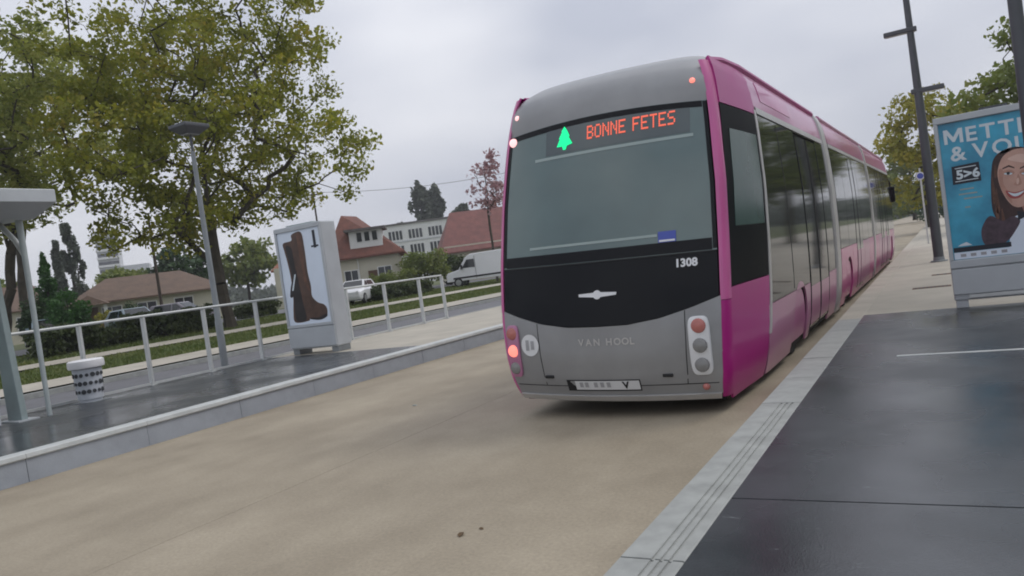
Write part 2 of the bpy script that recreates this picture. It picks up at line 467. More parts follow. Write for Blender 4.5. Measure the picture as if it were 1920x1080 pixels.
# --- rear face
def black_bot(t):       # lower edge of the black rear panel
    a = abs(t+.03); return float(np.interp(a, [0, .28, .55, .8, 1.05], [.90, .905, .95, 1.03, 1.13]))
def rear_gray(): return patch('rear_panel', rear_pt, -1, 1,   .20, black_bot, 41, 10, .012, m_silver, outv=(0, -1, 0))
rear_panel = rear_gray()
blackp = patch('black_panel', rear_pt, -.985, .985, lambda t: black_bot(t)+.008, 1.53, 41, 8, .014, m_black)
top_edge = lambda t: 3.05-.05*t*t
window = patch('rear_window', rear_pt, -.985, .985, 1.545, lambda t: top_edge(t)-.012, 31, 22, .012, m_glass)
# dark border of the window
for a, b in ((-.985, -.955), (.955, .985)):
    patch('window_border', rear_pt, a, b, 1.56, lambda t: top_edge(t)-.02, 3, 20, .016, m_black, window)
patch('window_border', rear_pt, -.95, .95, lambda t: top_edge(t)-.075, lambda t: top_edge(t)-.016, 31, 3, .016, m_black, window)
patch('window_border', rear_pt, -.95, .95, 1.55, 1.66, 31, 3, .016, m_black, window)
on_rear('glass_line', *rect(-.74, .98, 2.655, 2.685, 14), m_linegl, window, .0165)  # thin pale strips laid across the rear glass
on_rear('glass_line', *rect(-.80, .62, 1.725, 1.75, 14), m_linegl, window, .0165)
on_rear('sticker', *rect(.63, .80, 1.665, 1.77, 2), m_blue, window, .02)
on_rear('sticker_print', *rect(.64, .79, 1.672, 1.69, 2), m_paper, window, .022)
# bumper lip and lower valance
patch('bumper_lip', rear_pt, -.99, .99,   .155, .205, 31, 3, .03, m_alu)
for t_ in (-.62, .72):
    patch('hatch_seam', rear_pt, t_-.0035, t_+.0035, .315, lambda t: black_bot(t)-.005, 2, 8, .0135, m_dark, rear_panel)
for t_ in (-.56, .56):
    p_ = rear_pt(t_, .40)
    MB().box(p_[0]-.05, p_[0]+.05, p_[1]-.03, p_[1], .385, .415).build('hatch_latch', m_dark, rear_panel, bevel=.006)
patch('panel_seam', rear_pt, -.97, .97, 1.532, 1.543, 31, 2, .0135, m_dark, blackp)
patch('bumper_seam', rear_pt, -.97, .97, .305, .312, 31, 2, .0135, m_dark, rear_panel)
# dome
DC = [(.485, 3.035), (.50, 3.13), (.53, 3.24), (.60, 3.36), (.74, 3.46), (1.0, 3.55), (1.45, 3.60), (2.1, 3.615), (3.0, 3.615)]
def dome_pt(t, v):
    k = v*(len(DC)-1); y = float(np.interp(k, range(len(DC)), [d[0] for d in DC])); z = float(np.interp(k, range(len(DC)), [d[1] for d in DC]))
    a = abs(t); zz = z-.04*t*t*(1-v)-(.09*v)*a**10
    return np.array([t*(bw_(min(z, 3.44))-.048)*bk_(y), y+CRN*t*t*(1-.6*v), zz])
patch('rear_dome', dome_pt, -1, 1, 0, 1, 37, 17, .012, m_silver, outv=(0, -.5, 1))
# corner pillars
for s in (1, -1):
    pl = patch('corner_pillar', corner_pt(s), 0, 1, 1.08, 3.41, 6, 26, .018, m_pink, outv=(s, -1, 0))
    patch('lower_corner', corner_pt(s), 0, 1, .16, 1.075, 6, 12, .014, m_mag if s > 0 else m_pink, outv=(s, -1, 0))

# --- text and marks
fv, ff = text2d('1308', .105, bold=.004)
on_rear('fleet_number', [(x, y) for x, y in fv], ff, m_paper, blackp, .024, x0=.78, z0=1.42)
wing = [(-.20, -.012), (-.06, -.022), (0, -.03), (.06, -.022), (.20, -.012), (.205, .014), (.05, .022), (0, .03), (-.05, .022), (-.205, .014)]
on_rear('maker_emblem', wing, [tuple(range(10))], m_paper, blackp, .025, x0=.0, z0=1.22)
ci = [(.045*math.cos(a), .045*math.sin(a)) for a in np.linspace(0, 2*math.pi, 15)[:-1]]
on_rear('maker_emblem', ci, [tuple(range(14))], m_paper, blackp, .027, x0=.0, z0=1.22)
for k, ch in enumerate('VAN HOOL'):
    if ch != ' ':
        fv, ff = text2d(ch, .095, bold=.002)
        on_rear('maker_letter', fv, ff, m_alu, rear_panel, .018, x0=-.24+.082*k-(.03 if k > 3 else 0), z0=.72)
# number plate with worn characters
pl_ = on_rear('plate_recess', *rect(-.44, .36, .25, .37, 4), m_dark, rear_panel, .016)
pb = on_rear('number_plate', *rect(-.34, .35, .265, .36, 4), m_plate, rear_panel, .022)
for cx in (-.27, -.21, -.11, -.04, .03):
    on_rear('worn_character', *rect(cx-.02, cx+.02, .292, .345, 1), m_pgrey, pb, .024)
fv, ff = text2d('V', .10, bold=.004)
on_rear('plate_letter', fv, ff, m_dark, pb, .025, x0=.18, z0=.28)
# speed disc on the left
disc = on_rear('speed_disc', [(.115*math.cos(a), .115*math.sin(a)) for a in np.linspace(0, 2*math.pi, 25)[:-1]], [tuple(range(24))], m_lampw, rear_panel, .02, x0=-.84, z0=.735)
for a, b in ((-.055, .055), (.012, .045)):
    on_rear('disc_mark', *rect(a, a+.043, -b, b, 1), m_pgrey, disc, .023, x0=-.84, z0=.735)
# LED destination sign
GL = {'B': ['11110', '10001', '10001', '11110', '10001', '10001', '11110'], 'O': ['01110', '10001', '10001', '10001', '10001', '10001', '01110'],
      'N': ['10001', '11001', '10101', '10101', '10011', '10001', '10001'], 'E': ['11111', '10000', '10000', '11110', '10000', '10000', '11111'],
      'F': ['11111', '10000', '10000', '11110', '10000', '10000', '10000'], 'T': ['11111', '00100', '00100', '00100', '00100', '00100', '00100'],
      'S': ['01111', '10000', '10000', '01110', '00001', '00001', '11110'], ' ': ['000']*7}
LED = []; vs, fs = [], []; cx = 0.; DX, DZ = .0145, .0200
for ch in 'BONNE FETES':
    g = GL[ch]
    for r, row in enumerate(g):
        for c_, b_ in enumerate(row):
            if b_ == '1':
                x = cx+c_*DX; z = (6-r)*DZ; k = len(vs)
                vs += [(x, z), (x+DX*.92, z), (x+DX*.92, z+DZ*.92), (x, z+DZ*.92)]; fs.append((k, k+1, k+2, k+3))
    if fs: LED.append((vs, fs))
    vs, fs = [], []
    cx += (len(g[0])+1)*DX
on_rear('led_display', *rect(-.60, .95, 2.70, 2.985, 10), m_disp, window, .0165)
for vs, fs in LED: on_rear('led_letter', vs, fs, m_ledr, window, .021, x0=-.10, z0=2.80)
tr_ = [(-.09, .0), (-.025, .0), (-.012, -.04), (.02, -.04), (.035, .0), (.10, .015), (.055, .09), (.065, .10), (.03, .17), (.0, .21), (-.035, .16), (-.03, .15), (-.065, .085), (-.055, .08)]
on_rear('led_tree', tr_, [tuple(range(14))], m_ledg, window, .021, x0=-.37, z0=2.775)
# lamps
def lens(name, x, z, r, mtl, parent, off=.03):
    p = rear_pt(x/(bw_(z)-.055), z)
    o = MB().lathe([(r, .03), (r, .0), (r*.92, -.012), (r*.6, -.022), (.001, -.026)], n=18, axis='y').build(name, mtl, parent, smooth=True)
    o.location = (p[0], p[1]-off, p[2])
    return o
def lamp_cluster(s, mats_):
    x0, x1 = (.78, 1.02) if s > 0 else (-1.06, -.90)
    n = 12; vs = []; hz0, hz1 = .39, .95
    cx_, hw = (.965, .098) if s > 0 else (1.065, .085)
    mb = MB(); ring = []
    for a in np.linspace(0, 2*math.pi, 33)[:-1]:
        sx_, sz_ = math.cos(a), math.sin(a)
        x = math.copysign(abs(sx_)**.45, sx_)*hw; z = math.copysign(abs(sz_)**.35, sz_)*(hz1-hz0)/2
        ring.append((cx_+x, (hz0+hz1)/2+z))
    rr = []
    for sc, of in ((1, -.0), (1, .028), (.93, .036)):
        q = []
        for x, z in ring:
            xx = (cx_+(x-cx_)*sc)*s; zz = .675+(z-.675)*sc
            p = rear_pt(xx/(bw_(zz)-.055), zz); q.append((p[0], p[1]-of, p[2]))
        rr.append(q)
    h = MB().loft(rr).build('lamp_housing', m_lampw if s > 0 else m_rose, rear_panel, smooth=True)
    for z, mt in zip((.86, .675, .49), mats_):
        lens('lens', s*cx_, z, .070 if s > 0 else .066, mt, h, .036)
lamp_cluster(1, (m_lensred, m_lensgrey, m_lensgrey))
lamp_cluster(-1, (m_lensred, m_litred, m_lensgrey))
lens('reflector', .965, .27, .035, m_lensred, rear_panel, .014)
lens('marker_lamp', -1.06, 2.93, .05, m_marker, window, .02)
for x, z, r in ((-1.03, 3.10, .03), (.99, 3.09, .03)):
    t = x/1.1; p = dome_pt(t, .25)
    o = MB().lathe([(r, .03), (r, .0), (r*.6, -.02), (.001, -.026)], n=14, axis='y').build('marker_lamp', m_litred if x > 0 else m_marker, bus, smooth=True)
    o.location = (p[0], p[1]-.01, p[2])

# --- sides
def arch(y, cy, r, z0=.0): 
    d = abs(y-cy)
    return math.sqrt(max(0, r*r-d*d))+.42 if d < r else .11
seam = lambda z: 1.62+.17*(z-.7)
WH = []
for s in (1, -1):
    S = side_pt(s); ov = (s, 0, 0)
    def sp(name, y0, y1, z0, z1, mtl, off=.012, nu=3, nv=3, parent=bus): return patch(name, S, y0, y1, z0, z1, nu, nv, off, mtl, parent, ov)
    lowr = sp('rear_side_panel', yside, lambda z: seam(z)-.03, .11, 1.18, m_mag, nu=5, nv=12)
    qb = sp('quarter_panel', yside, lambda z: seam(z)-.03, 1.19, 2.96, m_blackm, nu=5, nv=16)
    sp('quarter_window', lambda z: yside(z)+.22, lambda z: seam(z)-.12, 1.75, 2.72, m_qglass, .017, 5, 12, qb)
    sp('roof_fin', yside, lambda z: seam(z)+.02, 2.97, 3.47, m_mag, .014, 5, 14)
    sp('silver_band', lambda z: seam(z)-.025, lambda z: seam(z)+.07, .55, 3.02, m_alu, .02, 3, 20)
    # lower flank of the rear section with wheel arch
    wc, wr = 3.55, .53
    ylo = 1.62
    ys = np.linspace(seam(.6)-.02, 4.35, 60)
    patch('flank_panel', S, float(ys[0]), 4.35, lambda y: arch(y, wc, wr), .86, 70, 6, .012, m_rose, bus, ov)
    sp('flank_panel', 6.22, 7.1, .11, .86, m_rose, nu=3, nv=6)
    wl = sp('side_window', lambda z: seam(z)+.075, 4.33, .87, 2.97, m_sglass, nu=6, nv=12)
    sp('window_bar', 3.10, 3.12, .9, 2.95, m_dark, .0145, 2, 10, wl)
    sp('side_window', 6.24, 7.1, .87, 2.97, m_sglass, nu=3, nv=12)
    for k in range(2):
        a = 4.36+k*.93
        d = sp('door', a, a+.90, .22, 2.92, m_sglass, .014, 3, 14)
        sp('door_lower', a+.05, a+.85, .26, .80, m_rose, .017, 3, 5, d)
        sp('door_edge', a, a+.03, .22, 2.92, m_dark, .019, 2, 12, d)
        sp('door_edge', a+.87, a+.90, .22, 2.92, m_dark, .019, 2, 12, d)
    sp('window_header', 2.1, 7.1, 2.985, 3.06, m_alu, .022, 4, 3)
    sp('roof_edge', 2.05, 7.12, 3.065, 3.53, m_roofp, .014, 5, 8)
    sp('roof_hatch', 2.5, 4.4, 3.17, 3.40, m_pink, .02, 5, 5)
    # middle section
    def low_section(ya, yb, wheels, doors, mc):
        segs = [(ya, yb)]
        for c in wheels: segs = [q for a, b in segs for q in (((a, c-.6), (c-.6, c+.6), (c+.6, b)) if a < c < b else ((a, b),))]
        for a, b in segs:
            c = (a+b)/2
            iswheel = any(abs(c-w) < .05 for w in wheels)
            cuts = [a, b] if iswheel else list(np.linspace(a, b, max(2, int(round((b-a)/1.15))+1)))
            for p, q in zip(cuts[:-1], cuts[1:]):
                if iswheel: patch('flank_panel', S, p, q, lambda y: arch(y, c, .53), 1.15, 50, 6, .012, m_pink, bus, ov)
                else: sp('flank_panel', p+.008, q-.008, .11, 1.15, random.choice(mc), nu=3, nv=8)
        n = int(round((yb-ya)/1.35)); e = np.linspace(ya, yb, n+1)
        for p, q in zip(e[:-1], e[1:]):
            sp('side_window', p+.012, q-.012, 1.16, 2.97, m_sglass, nu=3, nv=12)
        sp('window_header', ya, yb, 2.985, 3.05, m_alu, .018, 3, 3)
        sp('roof_edge', ya, yb, 3.06, 3.53, m_roofp, .014, 5, 8)
        for d in doors:
            dd = sp('door', d, d+1.2, .22, 2.92, m_sglass, .018, 3, 14)
            sp('door_lower', d+.05, d+.55, .26, 1.0, m_rose, .021, 3, 5, dd)
            sp('door_lower', d+.65, d+1.15, .26, 1.0, m_rose, .021, 3, 5, dd)
            sp('door_edge', d+.585, d+.615, .22, 2.92, m_dark, .023, 2, 10, dd)
    low_section(J1b+.02, J2a-.02, (9.1,), (10.5,), (m_pink, m_rose, m_rose))
    low_section(J2b+.02, LEN-1.02, (20.9,), (17.0, 18.9), (m_pink, m_rose))
    WH += [(s, 3.55), (s, 9.1), (s, 20.9)]
for s, y in WH:
    patch('wheel_skirt', side_pt(s), y-.45, y+.47, .20, lambda q, y=y: math.sqrt(max(0, .47**2-(q-y)**2))+.40, 24, 6, -.012, m_pink if y > 4 else m_mauve, bus, (s, 0, 0))
for s, y in WH:
    w = MB().lathe([(.20, -.14), (.45, -.14), (.47, -.10), (.47, .10), (.45, .14), (.30, .14), (.27, .11)], n=28, axis='x').build('wheel', m_rubber, bus, smooth=True)
    w.location = (s*1.0, y, .46)
    c = MB().lathe([(.31, .0), (.31, .03), (.22, .06), (.06, .075), (.001, .075)], n=24, axis='x').build('wheel_cover', m_pink, w, smooth=True)
    c.location = (.12, 0, 0); 
    if s < 0: w.rotation_euler = (0, 0, math.pi)
# joints: pale arch frame, ribbed bellows, dark gap
def ring_at(y, grow): 
    r = [(x*(1+grow/1.2), y, z+grow*(.6 if z > 3 else 0)) for x, y_, z in section_ring(9, 0)]
    return r
for (a, b, wd) in ((J1a, J1b, .48), (J2a, J2b, .24)):
    MB().loft([ring_at(a+.005, .0), ring_at(a+.03, .035), ring_at(a+wd-.03, .035), ring_at(a+wd, .0)]).build('joint_frame', m_alu, bus, smooth=True)
    rings = []; k = 0
    for y in np.linspace(a+wd+.005, b-.005, 9):
        rings.append(ring_at(y, -.05 if k % 2 else -.01)); k += 1
    MB().loft(rings).build('bellows', m_bellow, bus)
# roofs
def roof_pt(t, y): 
    return np.array([t*1.10, y, 3.60-.09*abs(t)**4])
for a, b in ((2.9, J1a), (J1b, J2a), (J2b, LEN-1.0)):
    patch('roof_panel', roof_pt, -1, 1, a+.02, b-.02, 15, 4, .012, m_roofp, bus, (0, 0, 1))
for s in (1, -1):
    MB().tube([(s*1.065, .95, 3.45), (s*1.085, 1.35, 3.49), (s*1.10, 2.0, 3.51), (s*1.10, J1a, 3.52)], [.03, .045, .05, .05], 8).build('roof_rail', m_mag, bus, smooth=True)
    for a, b in ((J1b, J2a), (J2b, LEN-1.0)): MB().tube([(s*1.10, a, 3.52), (s*1.10, b, 3.52)], .05, 8).build('roof_rail', m_roofp, bus, smooth=True)
MB().box(-.75, .75, 8.6, 13.4, 3.57, 3.68).build('roof_pod', m_roofp, bus, bevel=.06)
# underbody and mirror
MB().box(-1.0, 1.0, .5, 7.0, .14, .5).build('underbody', m_dark, bus)
MB().box(-1.0, 1.0, 8.0, 22.6, .14, .5).build('underbody', m_dark, bus)
for s in (1, -1):
    mi = MB().tube([(s*1.0, LEN-.6, 2.95), (s*1.18, LEN-.4, 2.9), (s*1.25, LEN-.35, 2.75), (s*1.26, LEN-.35, 2.5)], .03, 8).build('mirror_arm', m_dark, bus, smooth=True)
    MB().box(s*1.30-.10, s*1.30+.10, LEN-.42, LEN-.28, 2.05, 2.6).build('mirror', m_black, mi, bevel=.04)

# ================================================================== STREET FURNITURE
m_alug = mat('panel_grey_metal', (.47, .50, .52), rough=.42, metal=.15, var=.06, scale=2.5)
m_galv = mat('light_galvanised_steel', (.55, .57, .56), rough=.45, metal=.2, var=.10, scale=4)
m_post = mat('dark_grey_steel', (.085, .09, .10), rough=.5, metal=.2, var=.12, scale=3)
m_midpost = mat('mid_grey_steel', (.22, .24, .25), rough=.5, metal=.2, var=.12, scale=3)
m_shelp = mat('shelter_pale_grey', (.40, .45, .45), rough=.45, metal=.1, var=.1, scale=3)
m_shel = mat('shelter_grey_green', (.27, .33, .33), rough=.45, metal=.1, var=.12, scale=3)
m_binw = mat('white_bin_cap', (.80, .80, .81), rough=.4, var=.04)
m_perf = mat('perforated_light_metal', (.50, .53, .57), rough=.45, var=.08)
m_hole = mat('dark_hole', (.04, .045, .05), rough=.8, var=.1)
m_teal = mat('poster_teal_print', (.02, .22, .40), rough=.35, var=.30, scale=1.6, col2=(.05, .36, .52), coat=.3)
m_pwhite = mat('poster_white_print', (.66, .74, .78), rough=.4, var=.03)
m_pblack = mat('poster_black_print', (.012, .015, .025), rough=.4, var=.1)
m_hair = mat('poster_hair_print', (.045, .022, .02), rough=.4, var=.35, scale=9)
m_skin = mat('poster_skin_print', (.56, .34, .27), rough=.4, var=.12, scale=5)
m_skind = mat('poster_skin_tone_print', (.36, .17, .13), rough=.4, var=.1)
m_coat = mat('poster_coat_print', (.07, .045, .06), rough=.4, var=.4, scale=14)
m_pbg = mat('poster_pale_print', (.70, .78, .88), rough=.35, var=.06, scale=1.2, coat=.3)
m_boot = mat('boot_brown_print', (.085, .045, .030), rough=.35, var=.35, scale=4)
m_bootd = mat('boot_dark_print', (.018, .014, .014), rough=.35, var=.3, scale=4)
m_bootl = mat('boot_light_print', (.12, .055, .032), rough=.35, var=.3, scale=5)

def flat(name, poly, mtl, parent, y, fs=None):
    """flat print on a vertical board facing -y; poly in (x,z)"""
    me = MB().add([(x, y, z) for x, z in poly], fs or [tuple(range(len(poly)))]).mesh(name, fix=False)
    return link_mesh(name, me, mtl, parent)
def smooth_poly(pts, n=6):
    """closed Catmull-Rom through pts"""
    P = [np.array(p, float) for p in pts]; k = len(P); o = []
    for i in range(k):
        a, b, c, d = P[i-1], P[i], P[(i+1) % k], P[(i+2) % k]
        for j in range(n):
            t = j/n
            o.append(tuple(.5*((2*b)+(-a+c)*t+(2*a-5*b+4*c-d)*t*t+(-a+3*b-3*c+d)*t**3)))
    return o
def ell(cx, cz, rx, rz, n=24, rot=0.):
    c, s = math.cos(rot), math.sin(rot)
    return [(cx+rx*math.cos(a)*c-rz*math.sin(a)*s, cz+rx*math.cos(a)*s+rz*math.sin(a)*c) for a in np.linspace(0, 2*math.pi, n+1)[:-1]]
def txt(name, s, size, x, z, mtl, parent, y, bold=.0, space=1., sx=1., shear=0.):
    v, f = text2d(s, size, bold=bold, space=space)
    return flat(name, [(x+a*sx+b*shear, z+b) for a, b in v], mtl, parent, y, f)

# ---- advertising panel on the right platform (face towards the camera)
ad = empty('advertising_panel', (.665, 11.2, .32), label='grey advertising panel with blue poster of a smiling woman beside the path', cat='advertising panel', group='advertising panels on the platforms')
W2, HT = .665, 2.47
MB().box(-W2, W2, .03, .19, .10, HT-.02).build('casing', m_alug, ad, bevel=.02)
for s in (-1, 1): MB().box(s*W2-.045*(s > 0)-.0*(s < 0), s*W2+.045*(s < 0), -.005, .03, .62, HT-.1).build('door_frame', m_alug, ad, bevel=.006)
MB().box(-W2, W2, -.005, .03, HT-.10, HT-.02).build('door_frame', m_alug, ad, bevel=.006)
MB().box(-W2, W2, -.005, .03, .52, .615).build('door_frame', m_alug, ad, bevel=.006)
MB().box(-.15, .15, .06, .14, HT-.02, HT+.015).build('top_cap', m_post, ad)
for s in (-1, 1): MB().box(s*.58-.07, s*.58+.07, .05, .17, 0, .10).build('foot', m_alug, ad, bevel=.01)
MB().box(-W2+.17, W2, -.003, .03, .13, .17).build('lower_trim', m_galv, ad)
MB().box(-W2+.004, W2-.004, .0, .03, .18, .50).build('lower_panel', m_alug, ad, bevel=.006)
# coordinates of the print: board local, x from -.61 to .61, z from .62 to 2.37
XO = -.665; ZO = -.32
po = flat('poster', [(-.615, .625), (.615, .625), (.615, 2.365), (-.615, 2.365)], m_teal, ad, .028)
PY = .0265
MP = [(0, 0), (.036, 0), (.036, .115), (.088, .02), (.112, .02), (.164, .115), (.164, 0), (.2, 0), (.2, .182), (.158, .182), (.10, .08), (.042, .182), (0, .182)]
for word, x_, z_ in (('METTIS', .10, 2.42), ('& VOUS', .15, 2.20)):
    for ch in word:
        if ch == ' ': x_ += .03; continue
        if ch == 'M':
            vv, f_ = MP, [(0, 1, 2, 11, 12), (2, 3, 10, 11), (3, 4, 10), (4, 5, 9, 10), (5, 6, 7, 8, 9)]
        else:
            vv, f_ = text2d(ch, .255, bold=.005)
        x0_ = min(q[0] for q in vv); w_ = max(q[0] for q in vv)-x0_
        flat('poster_letter', [(x_+(p-x0_)*1.05+XO, z_+q+ZO) for p, q in vv], m_pwhite, po, PY, f_)
        x_ += w_*1.05+.034
bx = flat('poster_date_box', [(.14+XO, 1.90+ZO), (.45+XO, 1.905+ZO), (.445+XO, 2.145+ZO), (.145+XO, 2.13+ZO)], m_pblack, po, PY)
txt('poster_date', '5>6', .155, .185+XO, 1.965+ZO, m_pwhite, bx, PY-.0015, bold=.006, sx=1.05)
for k, (a, b) in enumerate(((.18, .41), (.17, .42))):
    flat('poster_small_print', [(a+XO, 2.095-.165*k+ZO), (b+XO, 2.1-.165*k+ZO), (b+XO, 2.11-.165*k+ZO), (a+XO, 2.105-.165*k+ZO)], m_pwhite, bx, PY-.0015)
for k, (a, b) in enumerate(((.21, .36), (.19, .39), (.24, .44), (.24, .30))):
    z = 1.82-.06*k-.05*(k == 3)
    flat('poster_small_print', [(a+XO, z+ZO), (b+XO, z+ZO), (b+XO, z+.018+ZO), (a+XO, z+.018+ZO)], m_linegl, po, PY)
ZO -= .05
hair = [(.56, 2.02), (.60, 2.19), (.70, 2.28), (.85, 2.30), (.98, 2.24), (1.06, 2.08), (1.10, 1.85), (1.12, 1.60), (1.05, 1.45), (.90, 1.40), (.74, 1.36), (.60, 1.40), (.53, 1.55), (.535, 1.80)]
flat('poster_hair', smooth_poly([(x+XO, z+ZO) for x, z in hair]), m_hair, po, PY)
coat = [(.42, 1.42), (.50, 1.50), (.62, 1.42), (.72, 1.46), (.80, 1.40), (.74, 1.28), (.64, 1.16), (.50, 1.12), (.40, 1.16), (.38, 1.30)]
flat('poster_coat', smooth_poly([(x+XO, z+ZO) for x, z in coat]), m_coat, po, PY-.0008)
shirt = [(.72, 1.44), (.86, 1.50), (1.0, 1.50), (1.2, 1.35), (1.24, 1.0), (.66, 1.0), (.66, 1.12)]
flat('poster_shirt', [(x+XO, z+ZO) for x, z in shirt], m_pbg, po, PY-.0006)
neck = [(.80, 1.70), (.98, 1.70), (1.0, 1.48), (.86, 1.46)]
flat('poster_neck', [(x+XO, z+ZO) for x, z in neck], m_skind, po, PY-.0012)
def FT(pts, sc=1.16, ang=-.16):
    c, sn = math.cos(ang), math.sin(ang); o = []
    for x, z in pts:
        dx, dz = (x-.81)*sc, (z-1.92)*sc
        o.append((.835+dx*c-dz*sn+XO, 1.92+dx*sn+dz*c+ZO))
    return o
face = [(.62, 2.02), (.66, 2.15), (.76, 2.22), (.88, 2.22), (.97, 2.13), (1.0, 1.98), (.98, 1.80), (.92, 1.67), (.84, 1.61), (.76, 1.64), (.68, 1.76), (.63, 1.90)]
fc = flat('poster_face', smooth_poly(FT(face)), m_skin, po, PY-.0016)
m_skinl = mat('poster_skin_light_print', (.68, .47, .39), rough=.4, var=.1, scale=6)
m_skinm = mat('poster_skin_mid_print', (.46, .25, .19), rough=.4, var=.15, scale=6)
m_lip = mat('poster_lip_print', (.36, .07, .07), rough=.4, var=.1)
m_hairl = mat('poster_hair_light_print', (.12, .055, .035), rough=.4, var=.4, scale=12)
flat('poster_cheek_tone', smooth_poly(FT([(.628, 2.0), (.65, 1.84), (.70, 1.74), (.77, 1.65), (.74, 1.76), (.68, 1.86), (.665, 2.0)])), m_skinm, fc, PY-.0019)
flat('poster_cheek_tone', smooth_poly(FT([(.99, 1.98), (.97, 1.82), (.90, 1.68), (.93, 1.80), (.945, 1.95)])), m_skinm, fc, PY-.0019)
flat('poster_brow_light', smooth_poly(FT([(.70, 2.12), (.80, 2.17), (.90, 2.14), (.88, 2.08), (.78, 2.09)])), m_skinl, fc, PY-.0019)
for ex in (.715, .87):
    flat('poster_eye_socket', FT(ell(ex, 1.975, .055, .032)), m_skinm, fc, PY-.0021)
    ey = flat('poster_eye', FT(ell(ex, 1.965, .038, .014)), m_pwhite, fc, PY-.0024)
    flat('poster_iris', FT(ell(ex, 1.966, .015, .014)), m_pblack, fc, PY-.0028)
    flat('poster_lash', FT([(ex-.042, 1.968), (ex, 1.986), (ex+.042, 1.97), (ex, 1.978)]), m_pblack, fc, PY-.003)
    flat('poster_eyebrow', FT([(ex-.055, 2.01), (ex, 2.036), (ex+.055, 2.018), (ex+.05, 2.032), (ex, 2.056), (ex-.055, 2.024)]), m_hair, fc, PY-.0024)
flat('poster_nose', smooth_poly(FT([(.80, 1.95), (.812, 1.95), (.84, 1.862), (.80, 1.838), (.768, 1.855), (.79, 1.88)])), m_skinm, fc, PY-.0024)
flat('poster_nose_light', FT(ell(.805, 1.885, .012, .035)), m_skinl, fc, PY-.0027)
mo = flat('poster_mouth', smooth_poly(FT([(.705, 1.785), (.79, 1.768), (.89, 1.80), (.845, 1.722), (.785, 1.70), (.735, 1.722)])), m_lip, fc, PY-.0024)
flat('poster_teeth', smooth_poly(FT([(.725, 1.77), (.79, 1.755), (.87, 1.785), (.825, 1.735), (.775, 1.728)])), m_pwhite, mo, PY-.0028)
for k, (x_, z_, w_, d_) in enumerate(((.555, 1.95, .014, .5), (.585, 1.8, .012, .45), (.565, 1.62, .012, .3), (.60, 2.1, .016, .22), (.62, 1.55, .014, .3))):
    flat('poster_hair_strand', smooth_poly([(x_+XO, z_+ZO), (x_+w_+XO, z_+.01+ZO), (x_+w_*.4+.02+XO, z_-d_*.5+ZO), (x_-.01+XO, z_-d_*.6+ZO)], 4), m_hairl, po, PY-.0004)
# tie
flat('poster_bow_tie', [(.78+XO, 1.52+ZO), (.89+XO, 1.48+ZO), (1.0+XO, 1.52+ZO), (1.0+XO, 1.40+ZO), (.89+XO, 1.45+ZO), (.78+XO, 1.40+ZO)], m_pblack, po, PY-.002)
ZO += .05
flat('poster_footer', [(.06+XO, 1.04+ZO), (.68+XO, 1.04+ZO), (.68+XO, 1.10+ZO), (.06+XO, 1.10+ZO)], m_pblack, po, PY-.0009)
flat('poster_footer', [(.06+XO, .95+ZO), (1.27+XO, .95+ZO), (1.27+XO, 1.036+ZO), (.06+XO, 1.036+ZO)], m_pbg, po, PY-.0010)
for k in range(5):
    a = .13+k*.11
    flat('poster_footer_mark', [(a+XO, .975+ZO), (a+.06+XO, .975+ZO), (a+.06+XO, 1.012+ZO), (a+XO, 1.012+ZO)], m_pgrey, po, PY-.0016)
flat('poster_small_print', [(.11+XO, 1.115+ZO), (.27+XO, 1.115+ZO), (.21+XO, 1.16+ZO), (.15+XO, 1.14+ZO)], m_pwhite, po, PY-.0009)

# ---- advertising panel on the left platform: brown riding boot
ad2 = empty('advertising_panel', (-12.565, 12.45, .32), label='grey advertising panel with poster of a brown riding boot by the railing', cat='advertising panel', group='advertising panels on the platforms')
WA, HA = .715, 2.93
MB().box(-WA, WA, .03, .50, .12, HA).build('casing', m_alug, ad2, bevel=.03)
for s in (-1, 1): MB().box(min(s*WA, s*(WA-.06)), max(s*WA, s*(WA-.06)), -.005, .03, .69, HA-.11).build('door_frame', m_alug, ad2, bevel=.008)
MB().box(-WA, WA, -.005, .03, HA-.11, HA-.01).build('door_frame', m_alug, ad2, bevel=.008)
MB().box(-WA, WA, -.005, .03, .62, .685).build('door_frame', m_alug, ad2, bevel=.008)
MB().box(-WA+.004, WA-.004, .0, .03, .16, .60).build('lower_panel', m_alug, ad2, bevel=.006)
MB().box(-.4, .4, .1, .4, HA, HA+.03).build('top_cap', m_shel, ad2)
for s in (-1, 1): MB().box(s*.6-.10, s*.6+.10, .06, .46, 0, .12).build('foot', m_midpost, ad2, bevel=.01)
po2 = flat('poster', [(-.655, .69), (.655, .69), (.655, 2.82), (-.655, 2.82)], m_pbg, ad2, .028)
BT = lambda pts: [(-.655+1.31*(u if u > .62 else .10+(u-.10)*1.14), .69+2.13*v) for u, v in pts]
boot = BT([(.12, .885), (.30, .90), (.32, .962), (.52, .972), (.55, .80), (.545, .55), (.57, .40), (.63, .285), (.74, .215), (.87, .185), (.93, .135), (.90, .065), (.74, .035), (.47, .055), (.42, .03), (.14, .03), (.13, .15), (.17, .30), (.18, .50), (.155, .68), (.125, .80)])
bt = flat('boot', smooth_poly(boot, 5), m_boot, po2, .0265)
flat('boot_shade', smooth_poly(BT([(.16, .84), (.20, .62), (.21, .45), (.18, .25), (.17, .05), (.38, .05), (.36, .22), (.33, .45), (.30, .65), (.28, .82)]), 5), m_bootd, bt, .0255)
flat('boot_sheen', smooth_poly(BT([(.42, .94), (.49, .94), (.50, .72), (.50, .50), (.54, .34), (.46, .42), (.43, .66)]), 5), m_bootl, bt, .0255)
flat('boot_strap', smooth_poly(BT([(.26, .55), (.32, .56), (.20, .33), (.11, .31), (.17, .44)]), 4), m_bootd, po2, .0245)
